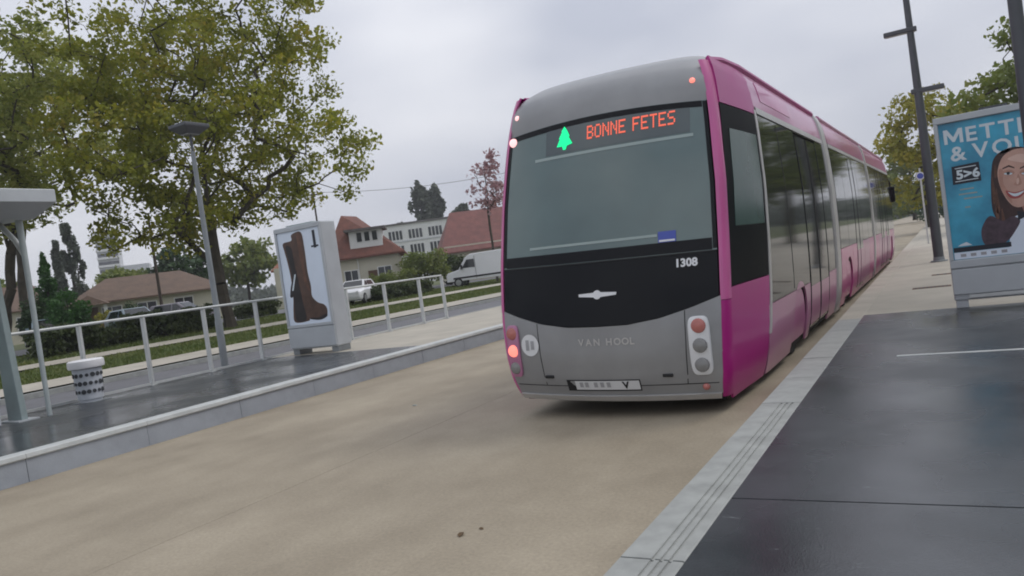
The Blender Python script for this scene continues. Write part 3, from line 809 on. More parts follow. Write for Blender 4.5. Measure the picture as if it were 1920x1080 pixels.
flat('boot_buckle', BT([(.265, .54), (.295, .54), (.20, .37), (.17, .37)]), m_pwhite, po2, .0235)
flat('boot_sole', smooth_poly(BT([(.50, .06), (.72, .055), (.90, .085), (.90, .055), (.74, .028), (.47, .045)]), 4), m_bootd, po2, .0245)
txt('poster_figure', '1', .52, .36, 2.38, m_pblack, po2, .0255, bold=.02, sx=.9)
flat('poster_figure', [(.36, 2.38), (.58, 2.38), (.58, 2.42), (.36, 2.42)], m_pblack, po2, .0256)

# ---- railing on the left platform
rl = empty('handrail', (-13.75, 0, .32), label='pale metal handrail along the back of the left platform', cat='railing')
py = [2.4, 3.9, 5.3, 6.7, 7.95, 9.22, 10.62, 12.02, 13.5, 15.05, 16.62, 18.25, 19.45]
pme = MB().box(-.05, .05, -.022, .022, 0, 1.345).mesh('post'); pme.materials.append(m_galv)
fme = MB().box(-.08, .08, -.06, .06, 0, .012).mesh('base_plate'); fme.materials.append(m_galv)
for y in py:
    p = link_mesh('post', pme, None, rl, (0, y, 0)); link_mesh('base_plate', fme, None, p)
for a, b in zip(py[:-1], py[1:]):
    MB().tube([(0, a+.001, 1.37), (0, b-.001, 1.37)], .028, 10).build('rail', m_galv, rl, smooth=True)
MB().box(-.02, .02, 2.4, 19.45, .012, .055).build('bottom_rail', m_galv, rl)

# ---- litter bin with perforated body
bn = empty('litter_bin', (-13.30, 7.72, .32), rz=.2, label='white topped litter bin with perforated grey body on left platform', cat='litter bin')
MB().lathe([(.18, 0), (.18, .05), (.205, .06), (.235, .59), (.22, .60)], n=28).build('body', m_perf, bn, smooth=True)
MB().lathe([(.25, .60), (.285, .61), (.295, .64), (.29, .735), (.26, .755), (.05, .76)], n=28).build('cap', m_binw, bn, smooth=True)
for k in range(3):
    for j in range(16):
        a = (j+.5*(k % 2))*2*math.pi/16; z = .20+.145*k; r = np.interp(z, [.06, .60], [.205, .235])+.003
        o = MB().lathe([(.030+.012*((j*7+k*3) % 4)/3, 0), (.030+.012*((j*7+k*3) % 4)/3, .005), (.001, .006)], n=10).build('hole', m_hole, bn)
        o.location = (r*math.cos(a), r*math.sin(a), z); o.rotation_euler = (0, math.pi/2-.06, a)
MB().box(-.26, .26, -.2, .2, -.01, .012).build('base_plate', m_midpost, bn)

# ---- shelter at the left edge
sh = empty('bus_shelter', (-12.9, 6.3, .32), label='grey bus shelter with flat roof and forked posts at left edge', cat='bus shelter')
MB().loft([[(-1.4, -4.2, 3.24), (-1.4, .48, 3.24), (-1.4, .48, 3.50), (-1.4, -4.2, 3.50)], [(.45, -4.2, 3.14), (.45, .48, 3.14), (.45, .48, 3.50), (.45, -4.2, 3.50)], [(1.12, -4.2, 3.30), (1.12, .48, 3.30), (1.12, .48, 3.50), (1.12, -4.2, 3.50)]]).build('roof', m_alug, sh, bevel=.01)
for k, y in enumerate((0.0, -3.6)):
    MB().loft([[(-.22, y-.05, 0), (.20, y-.05, 0), (.20, y+.05, 0), (-.22, y+.05, 0)], [(-.30, y-.05, 3.2), (-.06, y-.05, 3.2), (-.06, y+.05, 3.2), (-.30, y+.05, 3.2)]]).build('main_post', m_shel, sh, bevel=.015)
    MB().tube([(.22, y+.36, 0), (.22, y+.36, 2.6), (.20, y+.36, 3.2)], [.036, .045, .055], 10).build('thin_post', m_shelp, sh, smooth=True)
    MB().tube([(.22, y+.36, 2.55), (.05, y+.34, 2.85), (-.35, y+.30, 3.22)], [.03, .04, .045], 8).build('brace', m_galv, sh, smooth=True)
    MB().box(-.34, .32, y-.16, y+.16, 0, .02).build('base_plate', m_alug, sh)
MB().box(-.36, -.345, -3.5, -.07, .35, 2.7).build('rear_pane', mat('shelter_glass', (.55, .62, .60), rough=.05, var=0, trans=.9, ior=1.45), sh)
# perforated seat inside the shelter
st = empty('perforated_seat', (-13.05, 5.75, .32), label='grey perforated metal seat beside the shelter post', cat='seat')
MB().box(-.35, .35, -.9, .25, .40, .46).build('seat_top', m_perf, st, bevel=.02)
for y in (-.8, .2):
    e = MB().box(-.30, .30, y-.03, y+.03, 0, .40).build('end_panel', m_perf, st, bevel=.01)
sf = MB().box(.30, .32, -.77, .17, .0, .40).build('front_panel', m_perf, st)
for k in range(3):
    for j in range(6):
        o = MB().lathe([(.035, 0), (.035, .004), (.001, .005)], n=10).build('hole', m_hole, sf)
        o.location = (.321, -.68+j*.15+.075*(k % 2), .09+.11*k); o.rotation_euler = (0, math.pi/2, 0)

# ---- lamp posts
lL = empty('lamp_post', (-14.85, 11.85, .13), label='slim grey lamp post with flat rectangular head behind left railing', cat='lamp post', group='lamp posts')
MB().tube([(0, 0, 0), (0, 0, 1.2), (0, 0, 1.25), (0, 0, 5.2)], [.085, .085, .07, .05], 12).build('pole', m_midpost, lL, smooth=True)
MB().tube([(0, 0, 5.2), (0, 0, 5.62)], [.03, .03], 8).build('spigot', m_post, lL)
hd = MB().loft([[(-.14, -.18, 5.60), (.14, -.18, 5.60), (.14, .18, 5.60), (-.14, .18, 5.60)], [(-.30, -.34, 5.74), (.30, -.34, 5.74), (.30, .34, 5.74), (-.30, .34, 5.74)], [(-.30, -.34, 5.82), (.30, -.34, 5.82), (.30, .34, 5.82), (-.30, .34, 5.82)]]).build('lamp_head', m_post, lL, bevel=.015)
MB().box(-.12, .12, -.16, .16, 5.58, 5.598).build('diffuser', m_lensgrey, hd)
MB().lathe([(.16, 0), (.16, .02), (.10, .03), (.09, .08)], n=16).build('base_collar', m_midpost, lL)

lR = empty('lamp_post', (-.22, 21.4, .318), label='tall dark lamp post with two offset bar lamps beside the path', cat='lamp post', group='lamp posts')
MB().tube([(0, 0, 0), (-.0, 0, 3.5), (-.03, 0, 8.2)], [.115, .10, .055], 12).build('pole', m_post, lR, smooth=True)
for x0, x1, z in ((-.60, .13, 5.72), (-.16, .56, 4.22), (-.62, .12, 7.3)):
    b = MB().box(x0, x1, -.09, .09, z-.055, z+.055).build('bar_lamp', m_post, lR, bevel=.02)
    MB().box(x0+.04, x1-.04, -.07, .07, z-.065, z-.056).build('diffuser', m_lensgrey, b)
MB().lathe([(.19, 0), (.19, .03), (.13, .04), (.12, .12)], n=16).build('base_collar', m_midpost, lR)

lN = empty('lamp_post', (.79, 8.8, .32), label='thick dark steel post standing in front of the blue poster', cat='lamp post', group='lamp posts')
MB().lathe([(.16, 0), (.16, .03), (.10, .04), (.09, .10)], n=16).build('base_collar', m_post, lN)
MB().tube([(0, 0, .02), (0, 0, 3.0), (0, 0, 7.5)], [.07, .06, .045], 14).build('pole', m_post, lN, smooth=True)
for x0, x1, z in ((-.55, .14, 5.9), (-.16, .56, 4.6)):
    b = MB().box(x0, x1, -.07, .07, z-.055, z+.055).build('bar_lamp', m_post, lN, bevel=.02)

# small round sign far down the path
sg = empty('road_sign', (-.62, 33.0, .318), label='small round blue and white road sign down the path', cat='road sign')
MB().tube([(0, 0, 0), (0, 0, 2.9)], .03, 8).build('pole', m_galv, sg, smooth=True)
MB().lathe([(.15, 0), (.15, .02)], c=(0, -.05, 2.6), n=20, axis='y').build('plate', m_paper, sg)
MB().lathe([(.11, 0), (.11, .01)], c=(0, -.062, 2.6), n=20, axis='y').build('symbol', m_blue, sg)

# markings and small marks on the platform
tag(MB().box(-.52, 6.5, 7.82, 7.87, .318, .3262).build('platform_strip', m_white), 'thin pale metal strip set across the dark right platform', 'metal strip')
m_rust = mat('rusty_grate', (.13, .085, .06), rough=.8, var=.3, scale=9)
for k, (x0, x1, y) in enumerate(((-.60, -.02, 14.62), (-.34, .9, 17.2))):
    dr = MB().box(x0, x1, y-.13, y+.13, .315, .3235).build('drain_grate', m_rust)
    tag(dr, 'brown drain grate nearest the dark platform' if k == 0 else 'farther brown drain grate beside the lamp post', 'drain', 'drain grates in the path')
    for j in range(9):
        xx = x0+(x1-x0)*(j+.7)/10
        MB().box(xx, xx+(x1-x0)*.04, y-.10, y+.10, .3225, .3245).build('slot', m_hole, dr)
# pale scuffs and damp patches in the dark platform surface
_t = m_asph.node_tree; _b = _t.nodes['Principled BSDF']; _src = _b.inputs['Base Color'].links[0].from_socket
_tc = _t.nodes.new('ShaderNodeTexCoord'); _mp = _t.nodes.new('ShaderNodeMapping'); _mp.inputs['Scale'].default_value = (1.2, 2.2, 1); _mp.inputs['Rotation'].default_value = (0, 0, .5)
_n = _t.nodes.new('ShaderNodeTexNoise'); _n.inputs['Scale'].default_value = 3.4; _n.inputs['Detail'].default_value = 7; _n.inputs['Roughness'].default_value = .68
_t.links.new(_tc.outputs['Object'], _mp.inputs[0]); _t.links.new(_mp.outputs[0], _n.inputs[0])
_r = _t.nodes.new('ShaderNodeValToRGB'); _r.color_ramp.elements[0].position = .665; _r.color_ramp.elements[1].position = .76
_r.color_ramp.elements[0].color = (0, 0, 0, 1); _r.color_ramp.elements[1].color = (.75, .75, .75, 1)
_t.links.new(_n.outputs['Fac'], _r.inputs[0])
_m = _t.nodes.new('ShaderNodeMix'); _m.data_type = 'RGBA'; _m.inputs[7].default_value = (.27, .29, .29, 1)
_t.links.new(_r.outputs[0], _m.inputs[0]); _t.links.new(_src, _m.inputs[6]); _t.links.new(_m.outputs[2], _b.inputs['Base Color'])
_n3 = _t.nodes.new('ShaderNodeTexNoise'); _n3.inputs['Scale'].default_value = .7; _n3.inputs['Detail'].default_value = 3
_t.links.new(_tc.outputs['Object'], _n3.inputs[0])
_q = _t.nodes.new('ShaderNodeMapRange'); _q.inputs[1].default_value = .35; _q.inputs[2].default_value = .65; _q.inputs[3].default_value = .10; _q.inputs[4].default_value = .42
_t.links.new(_n3.outputs['Fac'], _q.inputs[0]); _t.links.new(_q.outputs[0], _b.inputs['Roughness'])
# long damp streaks and tyre tracks along the busway
_t = m_tan.node_tree; _b = _t.nodes['Principled BSDF']; _src = _b.inputs['Base Color'].links[0].from_socket
_tc = _t.nodes.new('ShaderNodeTexCoord'); _mp = _t.nodes.new('ShaderNodeMapping'); _mp.inputs['Scale'].default_value = (1.0, .5, 1)
_n = _t.nodes.new('ShaderNodeTexNoise'); _n.inputs['Scale'].default_value = 1.1; _n.inputs['Detail'].default_value = 5; _n.inputs['Roughness'].default_value = .6
_t.links.new(_tc.outputs['Object'], _mp.inputs[0]); _t.links.new(_mp.outputs[0], _n.inputs[0])
_r = _t.nodes.new('ShaderNodeValToRGB'); _r.color_ramp.elements[0].position = .38; _r.color_ramp.elements[1].position = .64
_r.color_ramp.elements[0].color = (.84, .83, .82, 1); _r.color_ramp.elements[1].color = (1, 1, 1, 1)
_t.links.new(_n.outputs['Fac'], _r.inputs[0])
_m = _t.nodes.new('ShaderNodeMix'); _m.data_type = 'RGBA'; _m.blend_type = 'MULTIPLY'; _m.inputs[0].default_value = 1
_t.links.new(_src, _m.inputs[6]); _t.links.new(_r.outputs[0], _m.inputs[7]); _t.links.new(_m.outputs[2], _b.inputs['Base Color'])
_src = _b.inputs['Base Color'].links[0].from_socket
_n = _t.nodes.new('ShaderNodeTexNoise'); _n.inputs['Scale'].default_value = 38; _n.inputs['Detail'].default_value = 5; _n.inputs['Roughness'].default_value = .75
_t.links.new(_tc.outputs['Object'], _n.inputs[0])
_r = _t.nodes.new('ShaderNodeValToRGB'); _r.color_ramp.elements[0].position = .30; _r.color_ramp.elements[1].position = .70
_r.color_ramp.elements[0].color = (.78, .78, .79, 1); _r.color_ramp.elements[1].color = (1.1, 1.1, 1.08, 1)
_t.links.new(_n.outputs['Fac'], _r.inputs[0])
_m = _t.nodes.new('ShaderNodeMix'); _m.data_type = 'RGBA'; _m.blend_type = 'MULTIPLY'; _m.inputs[0].default_value = 1
_t.links.new(_src, _m.inputs[6]); _t.links.new(_r.outputs[0], _m.inputs[7]); _t.links.new(_m.outputs[2], _b.inputs['Base Color'])
m_dleaf = mat('fallen_leaf_brown', (.10, .06, .025), rough=.8, var=.2)
for k, (x, y, a, lab) in enumerate(((-2.86, 3.86, .3, 'brown fallen leaf lying on the busway near the right kerb'), (-2.78, 3.98, 1.2, 'smaller brown leaf just beyond the fallen leaf near the kerb'), (-6.3, 7.9, 2., 'pale fallen leaf on the busway left of the bus'))):
    n = [(0, -.05, .004), (.028, -.015, .012), (.02, .03, .016), (0, .055, .006), (-.02, .03, .014), (-.028, -.012, .01)]
    o = MB().add([(q*1.0, w, h+.002) for q, w, h in n]+[(0, 0, .004)], [(i, (i+1) % 6, 6) for i in range(6)]).build('fallen_leaf', m_dleaf if k < 2 else m_linegl, fix=False)
    o.location = (x, y, .001); o.rotation_euler = (0, 0, a); o.scale = (.75 if k != 1 else .45,)*3
    tag(o, lab, 'leaf', 'fallen leaves on the busway')

# ================================================================== VEGETATION
m_bark = mat('plane_bark', (.055, .046, .032), rough=.9, var=.35, scale=2.5, bump=.5, bscale=12, dist=.03)
m_barkd = mat('dark_bark', (.04, .033, .027), rough=.9, var=.3, scale=3)
L_plane = leafmat('plane_leaves', [(.12, .14, .012), (.21, .235, .022), (.31, .32, .035), (.42, .34, .05)], .5)
L_plane2 = leafmat('plane_leaves_cool', [(.13, .165, .03), (.23, .27, .05), (.34, .36, .08), (.42, .40, .13)], .5)
L_dark = leafmat('dark_green_leaves', [(.018, .045, .012), (.03, .07, .016), (.05, .10, .022)], .2)
L_con = leafmat('conifer_sprays', [(.03, .10, .018), (.05, .15, .025), (.08, .20, .035)], .25)
L_far = leafmat('far_grey_green_leaves', [(.055, .075, .05), (.08, .10, .065), (.11, .13, .08)], .25)
L_mid = leafmat('mid_green_leaves', [(.11, .15, .03), (.17, .215, .045), (.25, .265, .06)], .4)
L_aut = leafmat('autumn_yellow_leaves', [(.19, .20, .025), (.29, .28, .035), (.40, .33, .05)], .45)
L_red = leafmat('reddish_leaves', [(.25, .12, .13), (.40, .24, .25), (.52, .36, .36)], .4)
L_hedge = leafmat('hedge_leaves', [(.03, .05, .014), (.055, .08, .02), (.09, .115, .028)], .25)

def leaves_mesh(name, centers, radii, counts, size, flat=.0, seed=1, droop=0., aspect=.62):
    rg = np.random.default_rng(seed)
    C = np.repeat(np.asarray(centers, float), counts, axis=0); Rr = np.repeat(np.asarray(radii, float), counts, axis=0)
    n = len(C)
    d = rg.normal(0, 1, (n, 3)); d /= np.linalg.norm(d, axis=1)[:, None]
    rad = rg.uniform(0, 1, n)**.45
    P = C+d*rad[:, None]*Rr
    P[:, 2] -= droop*rad*Rr[:, 2]
    nn = rg.normal(0, 1, (n, 3)); nn[:, 2] += .6; nn /= np.linalg.norm(nn, axis=1)[:, None]
    a = np.cross(nn, rg.normal(0, 1, (n, 3))); a /= np.linalg.norm(a, axis=1)[:, None]; b = np.cross(nn, a)
    s = size*rg.uniform(.45, 1.55, n)[:, None]
    V = np.stack([P-a*s*.5, P+b*s*aspect*.5-a*s*.05, P+a*s*.5, P-b*s*aspect*.5-a*s*.05], 1).reshape(-1, 3)
    me = bpy.data.meshes.new(name); me.vertices.add(n*4); me.vertices.foreach_set('co', V.astype(np.float32).ravel())
    me.loops.add(n*4); me.loops.foreach_set('vertex_index', np.arange(n*4, dtype=np.int32))
    me.polygons.add(n); me.polygons.foreach_set('loop_start', np.arange(0, n*4, 4, dtype=np.int32)); me.polygons.foreach_set('loop_total', np.full(n, 4, dtype=np.int32))
    me.update(calc_edges=True); return me

def tree(name, label, base, trunk_h, cc, cr, ncl, nleaf, lsize, lmat, tr=.3, seed=1, bark=None, clr=(.5, 1.1), group=None, cat='tree', lean=(0, 0), tip=.014, hollow=.55, zmin=None):
    rg = np.random.default_rng(seed)
    root = empty(name, base, label=label, cat=cat, group=group)
    cc = np.array(cc, float); cr = np.array(cr, float)
    cl = []
    tries = 0
    while len(cl) < ncl and tries < ncl*60:
        tries += 1
        d = rg.normal(0, 1, 3); d /= np.linalg.norm(d); r = rg.uniform(hollow**3, 1)**(1/3)
        # lumpy outline
        lum = .82+.18*math.sin(3.1*d[0]+seed)*math.sin(2.7*d[1]+1.3*seed)+.12*math.sin(5*d[2]+seed*2.1)
        p = cc+d*r*cr*lum
        if zmin is not None and p[2] < zmin: continue
        if all(np.linalg.norm((p-q)/cr) > .6/ncl**(1/3) for q in cl): cl.append(p)
    # skeleton
    nodes = [np.zeros(3)]; par = [-1]
    k = 6
    top = np.array([lean[0], lean[1], trunk_h])
    for i in range(1, k+1):
        t = i/k; nodes.append(top*t+np.array([*(rg.normal(0, .04*trunk_h/4, 2)), 0])*(t > .2)); par.append(len(nodes)-2)
    leader = cc+np.array([0, 0, cr[2]*.35])
    for i in range(1, 5):
        t = i/4; nodes.append(top+(leader-top)*t+rg.normal(0, .12, 3)*np.array([1, 1, .3])*cr[0]*.25); par.append(len(nodes)-2)
    order = sorted(range(len(cl)), key=lambda i: np.linalg.norm(cl[i]-top))
    tips = []
    for i in order:
        p = cl[i]; N = np.array(nodes)
        d = np.linalg.norm(N-p, axis=1)+.35*np.maximum(0, N[:, 2]-p[2]+.2)+(np.arange(len(N)) < k-1)*50
        j = int(np.argmin(d)); q = nodes[j]; L = np.linalg.norm(p-q)
        mid = q*.5+p*.5+rg.normal(0, .09*L, 3)+np.array([0, 0, .05*L])
        nodes.append(mid); par.append(j); nodes.append(p); par.append(len(nodes)-2); tips.append(len(nodes)-1)
    cnt = np.ones(len(nodes))
    for i in range(len(nodes)-1, 0, -1): cnt[par[i]] += cnt[i]
    rad = tip*cnt**.5
    rad *= 1.0
    sc = tr/rad[0]
    rad = np.maximum(tip, rad*sc)
    mb = MB()
    for i in range(1, len(nodes)):
        j = par[i]
        ra = rad[j] if (j < k and i <= k) else min(rad[j], rad[i]*1.25)
        if j == 0: ra = rad[0]*1.25
        mb.tube([nodes[j], nodes[i]], [ra, rad[i]], 7 if rad[i] > .06 else 4, caps=False)
    mb.build('trunk', bark or m_bark, root, smooth=True, fix=False)
    cl = np.array(cl); rr = rg.uniform(clr[0], clr[1], len(cl))
    radii = np.stack([rr, rr, rr*.72], 1)
    cnts = np.maximum(3, (nleaf*(rr**2)/np.sum(rr**2)*rg.uniform(.5, 1.4, len(cl)))).astype(int)
    link_mesh('crown', leaves_mesh('crown', cl, radii, cnts, lsize, seed=seed), lmat, root)
    return root

def bush(name, label, base, size, n, lsize, lmat, seed=1, shape='round', group=None, cat='shrub', rz=0., parts=True):
    rg = np.random.default_rng(seed); root = empty(name, base, rz=rz, label=label, cat=cat, group=group)
    X, Y, Z = size; C = []; Rr = []
    if shape == 'box':
        k = max(4, int(X*Y*Z*3+X*9))
        for i in range(k): C.append((rg.uniform(-X/2, X/2), rg.uniform(-Y/2, Y/2), rg.uniform(.12, .86)*Z)); Rr.append((min(.42, X), min(.36, Y), .22*Z))
    elif shape == 'cone':
        for i in range(60):
            t = rg.uniform(0, 1)**1.2; a = rg.uniform(0, 6.28); r = (1-t)**.8*.85*rg.uniform(.4, 1)
            C.append((X/2*r*math.cos(a), Y/2*r*math.sin(a), Z*(.04+.94*t))); q = .30*(1-t)+.06; Rr.append((X*q*.8, Y*q*.8, Z*.08))
    elif shape == 'poplar':
        for i in range(70):
            t = rg.uniform(.06, 1); a = rg.uniform(0, 6.28); r = math.sin(math.pi*min(1, (t*.85+.12)))**.6*rg.uniform(.2, .95)
            C.append((X/2*r*math.cos(a), Y/2*r*math.sin(a), Z*t*.97)); Rr.append((X*.10, Y*.10, Z*.07))
    else:
        for i in range(40):
            d = rg.normal(0, 1, 3); d /= np.linalg.norm(d); r = rg.uniform(.45, .88)
            C.append((X/2*d[0]*r, Y/2*d[1]*r, Z*.52+Z*.46*d[2]*r)); Rr.append((X*.17, Y*.17, Z*.15))
    cn = np.full(len(C), max(4, n//len(C)))
    link_mesh('foliage', leaves_mesh('foliage', C, Rr, cn, lsize, seed=seed), lmat, root)
    mb = MB()
    for i in range(7):
        c = C[int(rg.integers(len(C)))]; mb.tube([(c[0]*.15, c[1]*.15, -.05), (c[0]*.6, c[1]*.6, c[2]*.55), c], [.03+.012*Z, .02+.006*Z, .01], 5)
    if shape in ('poplar', 'cone'): mb.tube([(0, 0, -.1), (0, 0, Z*.92)], [.03*Z**.9, .02], 7)
    mb.build('stem', m_barkd, root)
    return root

# plane trees by the street
b = spot(428, 36)
tree('plane_tree', 'big olive green plane tree behind the boot poster', b, 3.2, (-.2, .3, 10.6), (7.6, 7.6, 8.4), 400, 47000, .215, L_plane, tr=.27, seed=5, clr=(.4, 1.1), hollow=.35, zmin=3.7, group='plane trees along the street', lean=(-.25, -.1))
b = spot(2, 33)
tree('plane_tree', 'plane tree at the left edge behind the shelter roof', b, 4.4, (-1.2, -.5, 11.2), (6.8, 6.8, 6.6), 240, 27000, .22, L_plane2, tr=.2, seed=9, clr=(.4, 1.15), hollow=.35, zmin=5.4, group='plane trees along the street', lean=(.9, .5))
b = spot(58, 50)
tree('plane_tree', 'paler plane tree filling the gap behind the two nearer trees', b, 6.2, (2.2, 1.6, 14.5), (8.6, 8.6, 8.0), 190, 15500, .27, L_plane2, tr=.26, seed=13, clr=(.5, 1.2), hollow=.4, zmin=7.2, group='plane trees along the street')
# trees right of the path
tree('street_tree', 'yellowing tree beside the path behind the dark lamp post', (-.9, 62, .3), 3.0, (.6, 0, 6.0), (4.0, 4.0, 5.0), 80, 7500, .30, L_aut, tr=.22, seed=21, clr=(.6, 1.2), group='trees right of the path', zmin=1.4)
tree('street_tree', 'taller green tree rising behind the blue poster', (4.6, 44, .3), 3.4, (0, 0, 5.9), (4.2, 4.2, 4.2), 90, 10000, .30, L_mid, tr=.26, seed=22, clr=(.6, 1.2), group='trees right of the path', zmin=2.2)
tree('street_tree', 'tree at top right corner with leaves hanging past the thick post', (5.0, 17.5, .3), 4.6, (-.4, 0, 8.2), (3.7, 3.7, 3.0), 60, 2600, .20, L_plane2, tr=.17, seed=23, clr=(.4, .8), group='trees right of the path', zmin=5.9)
tree('street_tree', 'far dark tree where the path meets the horizon', (-3.5, 120, .3), 2.0, (0, 0, 5.5), (5.0, 5.0, 5.0), 50, 5000, .5, L_mid, tr=.3, seed=24, clr=(.9, 1.5), group='trees right of the path', zmin=.8)
bush('dark_hedge', 'low dark hedge across the far end of the path', (1.5, 105, .3), (9, 2.5, 3.2), 3600, .35, L_dark, seed=3, shape='box', cat='hedge')
# trees beside the platform, out of the frame on the right but mirrored in the bus windows
for k, (x, y) in enumerate(((13, 4), (15, 13), (14, 23), (16, 33))):
    tree('verge_tree', ['verge tree beside the near right platform, mirrored low in the rear section windows', 'verge tree level with the blue poster, mirrored in the bus doors', 'verge tree past the blue poster, mirrored in the middle section', 'farthest verge tree right of the path, mirrored in the front section'][k], (x, y, .28), 2.6, (0, 0, 5.2), (4.0, 4.2, 3.6), 40, 3200, .45, L_mid, tr=.22, seed=40+k, clr=(.8, 1.5), group='verge trees mirrored in the bus', zmin=1.2)

# hedges and shrubs on the left
def hedge(px0, px1, D0, D1, h, label, seed, lm=L_hedge, w=1.1):
    a = np.array(spot(px0, D0)); c = np.array(spot(px1, D1)); mid = (a+c)/2; L = np.linalg.norm((c-a)[:2]); rz = math.atan2(c[1]-a[1], c[0]-a[0])
    return bush('hedge', label, (mid[0], mid[1], gz(mid[0])), (L, w, h), int(L*2400), .14, lm, seed=seed, shape='box', cat='hedge', rz=rz, group='clipped hedges along the street')
hedge(60, 232, 29, 33, 1.2, 'dark clipped hedge beyond the railing near the litter bin', 51)
hedge(236, 392, 33.2, 37, 1.2, 'dark clipped hedge between the litter bin and the plane tree trunk', 52)
hedge(448, 512, 44, 46, 1.0, 'dark hedge just left of the boot poster', 53)
hedge(690, 800, 47, 54, .9, 'dark hedge right of the white car', 54)
hedge(700, 770, 58, 60, 1.9, 'green shrub row in front of the cream house wall', 55, L_mid, 1.6)
bush('garden_shrub', 'broad green shrub between the red roofed house and the van', spot(800, 63), (5.2, 3, 3.5), 3600, .24, L_mid, seed=61, group='garden shrubs')
bush('garden_shrub', 'dense shrub mass beside the cream house', spot(845, 66), (4.0, 3, 2.9), 2800, .24, L_hedge, seed=62, group='garden shrubs')
bush('garden_shrub', 'ball clipped dark shrub in front of the bungalow', spot(247, 46), (1.7, 1.7, 1.9), 1900, .13, L_dark, seed=63, group='garden shrubs')
bush('garden_shrub', 'low shrub under the eaves beside the bungalow door', spot(200, 50), (1.6, 1.4, 1.7), 900, .16, L_aut, seed=64, group='garden shrubs')
bush('conifer', 'bright green pointed conifer left of the bungalow', spot(101, 43), (2.3, 2.3, 5.0), 7000, .17, L_con, seed=65, shape='cone', cat='tree', group='garden conifers')
bush('conifer', 'shorter bushy conifer close to the bungalow corner', spot(134, 41), (2.2, 2.0, 3.0), 5000, .17, L_con, seed=66, cat='tree', group='garden conifers')
bush('conifer', 'dark shrub by the shelter post', spot(68, 42), (1.6, 1.6, 3.0), 2200, .18, L_dark, seed=67, cat='tree', group='garden conifers')
def poplar(px, D, top_row, wpx, label, seed, lm=L_far):
    b = spot(px, D); h = EYE+(horizon(px)-top_row)*D/FPX-b[2]; w = wpx*D/FPX
    return bush('poplar', label, b, (w, w, h), 6500, .50*D/110, lm, seed=seed, shape='poplar', cat='tree', group='distant poplars')
poplar(152, 92, 418, 50, 'grey green poplar rising behind the bungalow', 71)
poplar(128, 95, 452, 26, 'thinner poplar left of the grey green poplar', 74)
poplar(808, 165, 338, 52, 'tall dark poplar above the long white building', 72)
poplar(836, 170, 348, 44, 'right twin of the tall dark poplar above the white building', 73)
def roundtree(px, D, top_row, wpx, label, seed, lm=L_far, nl=2600):
    b = spot(px, D); h = EYE+(horizon(px)-top_row)*D/FPX-b[2]; w = wpx*D/FPX
    return tree('round_tree', label, b, h*.3, (0, 0, h*.6), (w/2, w/2, h*.42), 40, nl, .0065*D, lm, tr=.02*h, seed=seed, clr=(w*.11, w*.2), bark=m_barkd, group='distant round trees')
roundtree(238, 82, 492, 105, 'round green tree behind the bungalow roof', 81, L_mid, 5000)
roundtree(352, 76, 455, 120, 'dark green tree behind the plane tree trunk', 82, L_dark, 4000)
roundtree(882, 160, 378, 46, 'small dark tree at the right end of the white building', 83)
roundtree(766, 170, 410, 36, 'small dark tree at the left end of the white building', 84)
roundtree(470, 90, 440, 110, 'green tree between the plane tree and the boot poster', 85, L_mid)
roundtree(30, 80, 520, 90, 'green tree low at the left edge behind the shelter', 86, L_mid)
b = spot(930, 60)
tree('red_leaved_tree', 'slender tree with pinkish red leaves beside the bus', b, 3.0, (.2, 0, 7.4), (1.7, 1.7, 2.9), 34, 1000, .30, L_red, tr=.1, seed=91, clr=(.4, .8), zmin=4.0)
# far wood closing the horizon
cs, rs = [], []
for i in range(420):
    a = R_(-78+i*(108/420.)); D = random.uniform(230, 330); h = random.uniform(5, 11)
    cs.append((math.sin(a)*D, math.cos(a)*D, h*.45)); rs.append((6, 6, h*.55))
tag(link_mesh('far_wood', leaves_mesh('far_wood', cs, rs, np.full(len(cs), 60), 2.4, seed=99), L_far), 'distant belt of grey green trees along the horizon', 'wood', kind='stuff')

# ================================================================== HOUSES
m_cream = mat('cream_render', (.56, .53, .43), rough=.85, var=.08, scale=.8)
m_bwhite = mat('white_render', (.68, .68, .66), rough=.8, var=.06, scale=.8)
m_tile = mat('red_roof_tiles', (.15, .062, .045), rough=.85, var=.25, scale=1.5, bump=.6, bscale=6, dist=.05)
m_tile2 = mat('brown_roof_tiles', (.145, .10, .075), rough=.85, var=.2, scale=1.5, bump=.6, bscale=6, dist=.05)
m_slate = mat('grey_felt_roof', (.13, .12, .115), rough=.85, var=.2)
m_win = mat('house_window_glass', (.03, .035, .04), rough=.08, var=0, ior=1.6)
m_frame = mat('white_window_frame', (.70, .70, .68), rough=.5, var=.03)
m_door = mat('brown_door', (.10, .05, .03), rough=.6, var=.2)
m_brick = mat('chimney_brick', (.22, .09, .06), rough=.9, var=.25, scale=5)
m_conc = mat('tower_concrete', (.52, .53, .54), rough=.85, var=.05)
m_wood = mat('wooden_pole', (.06, .045, .035), rough=.9, var=.3)

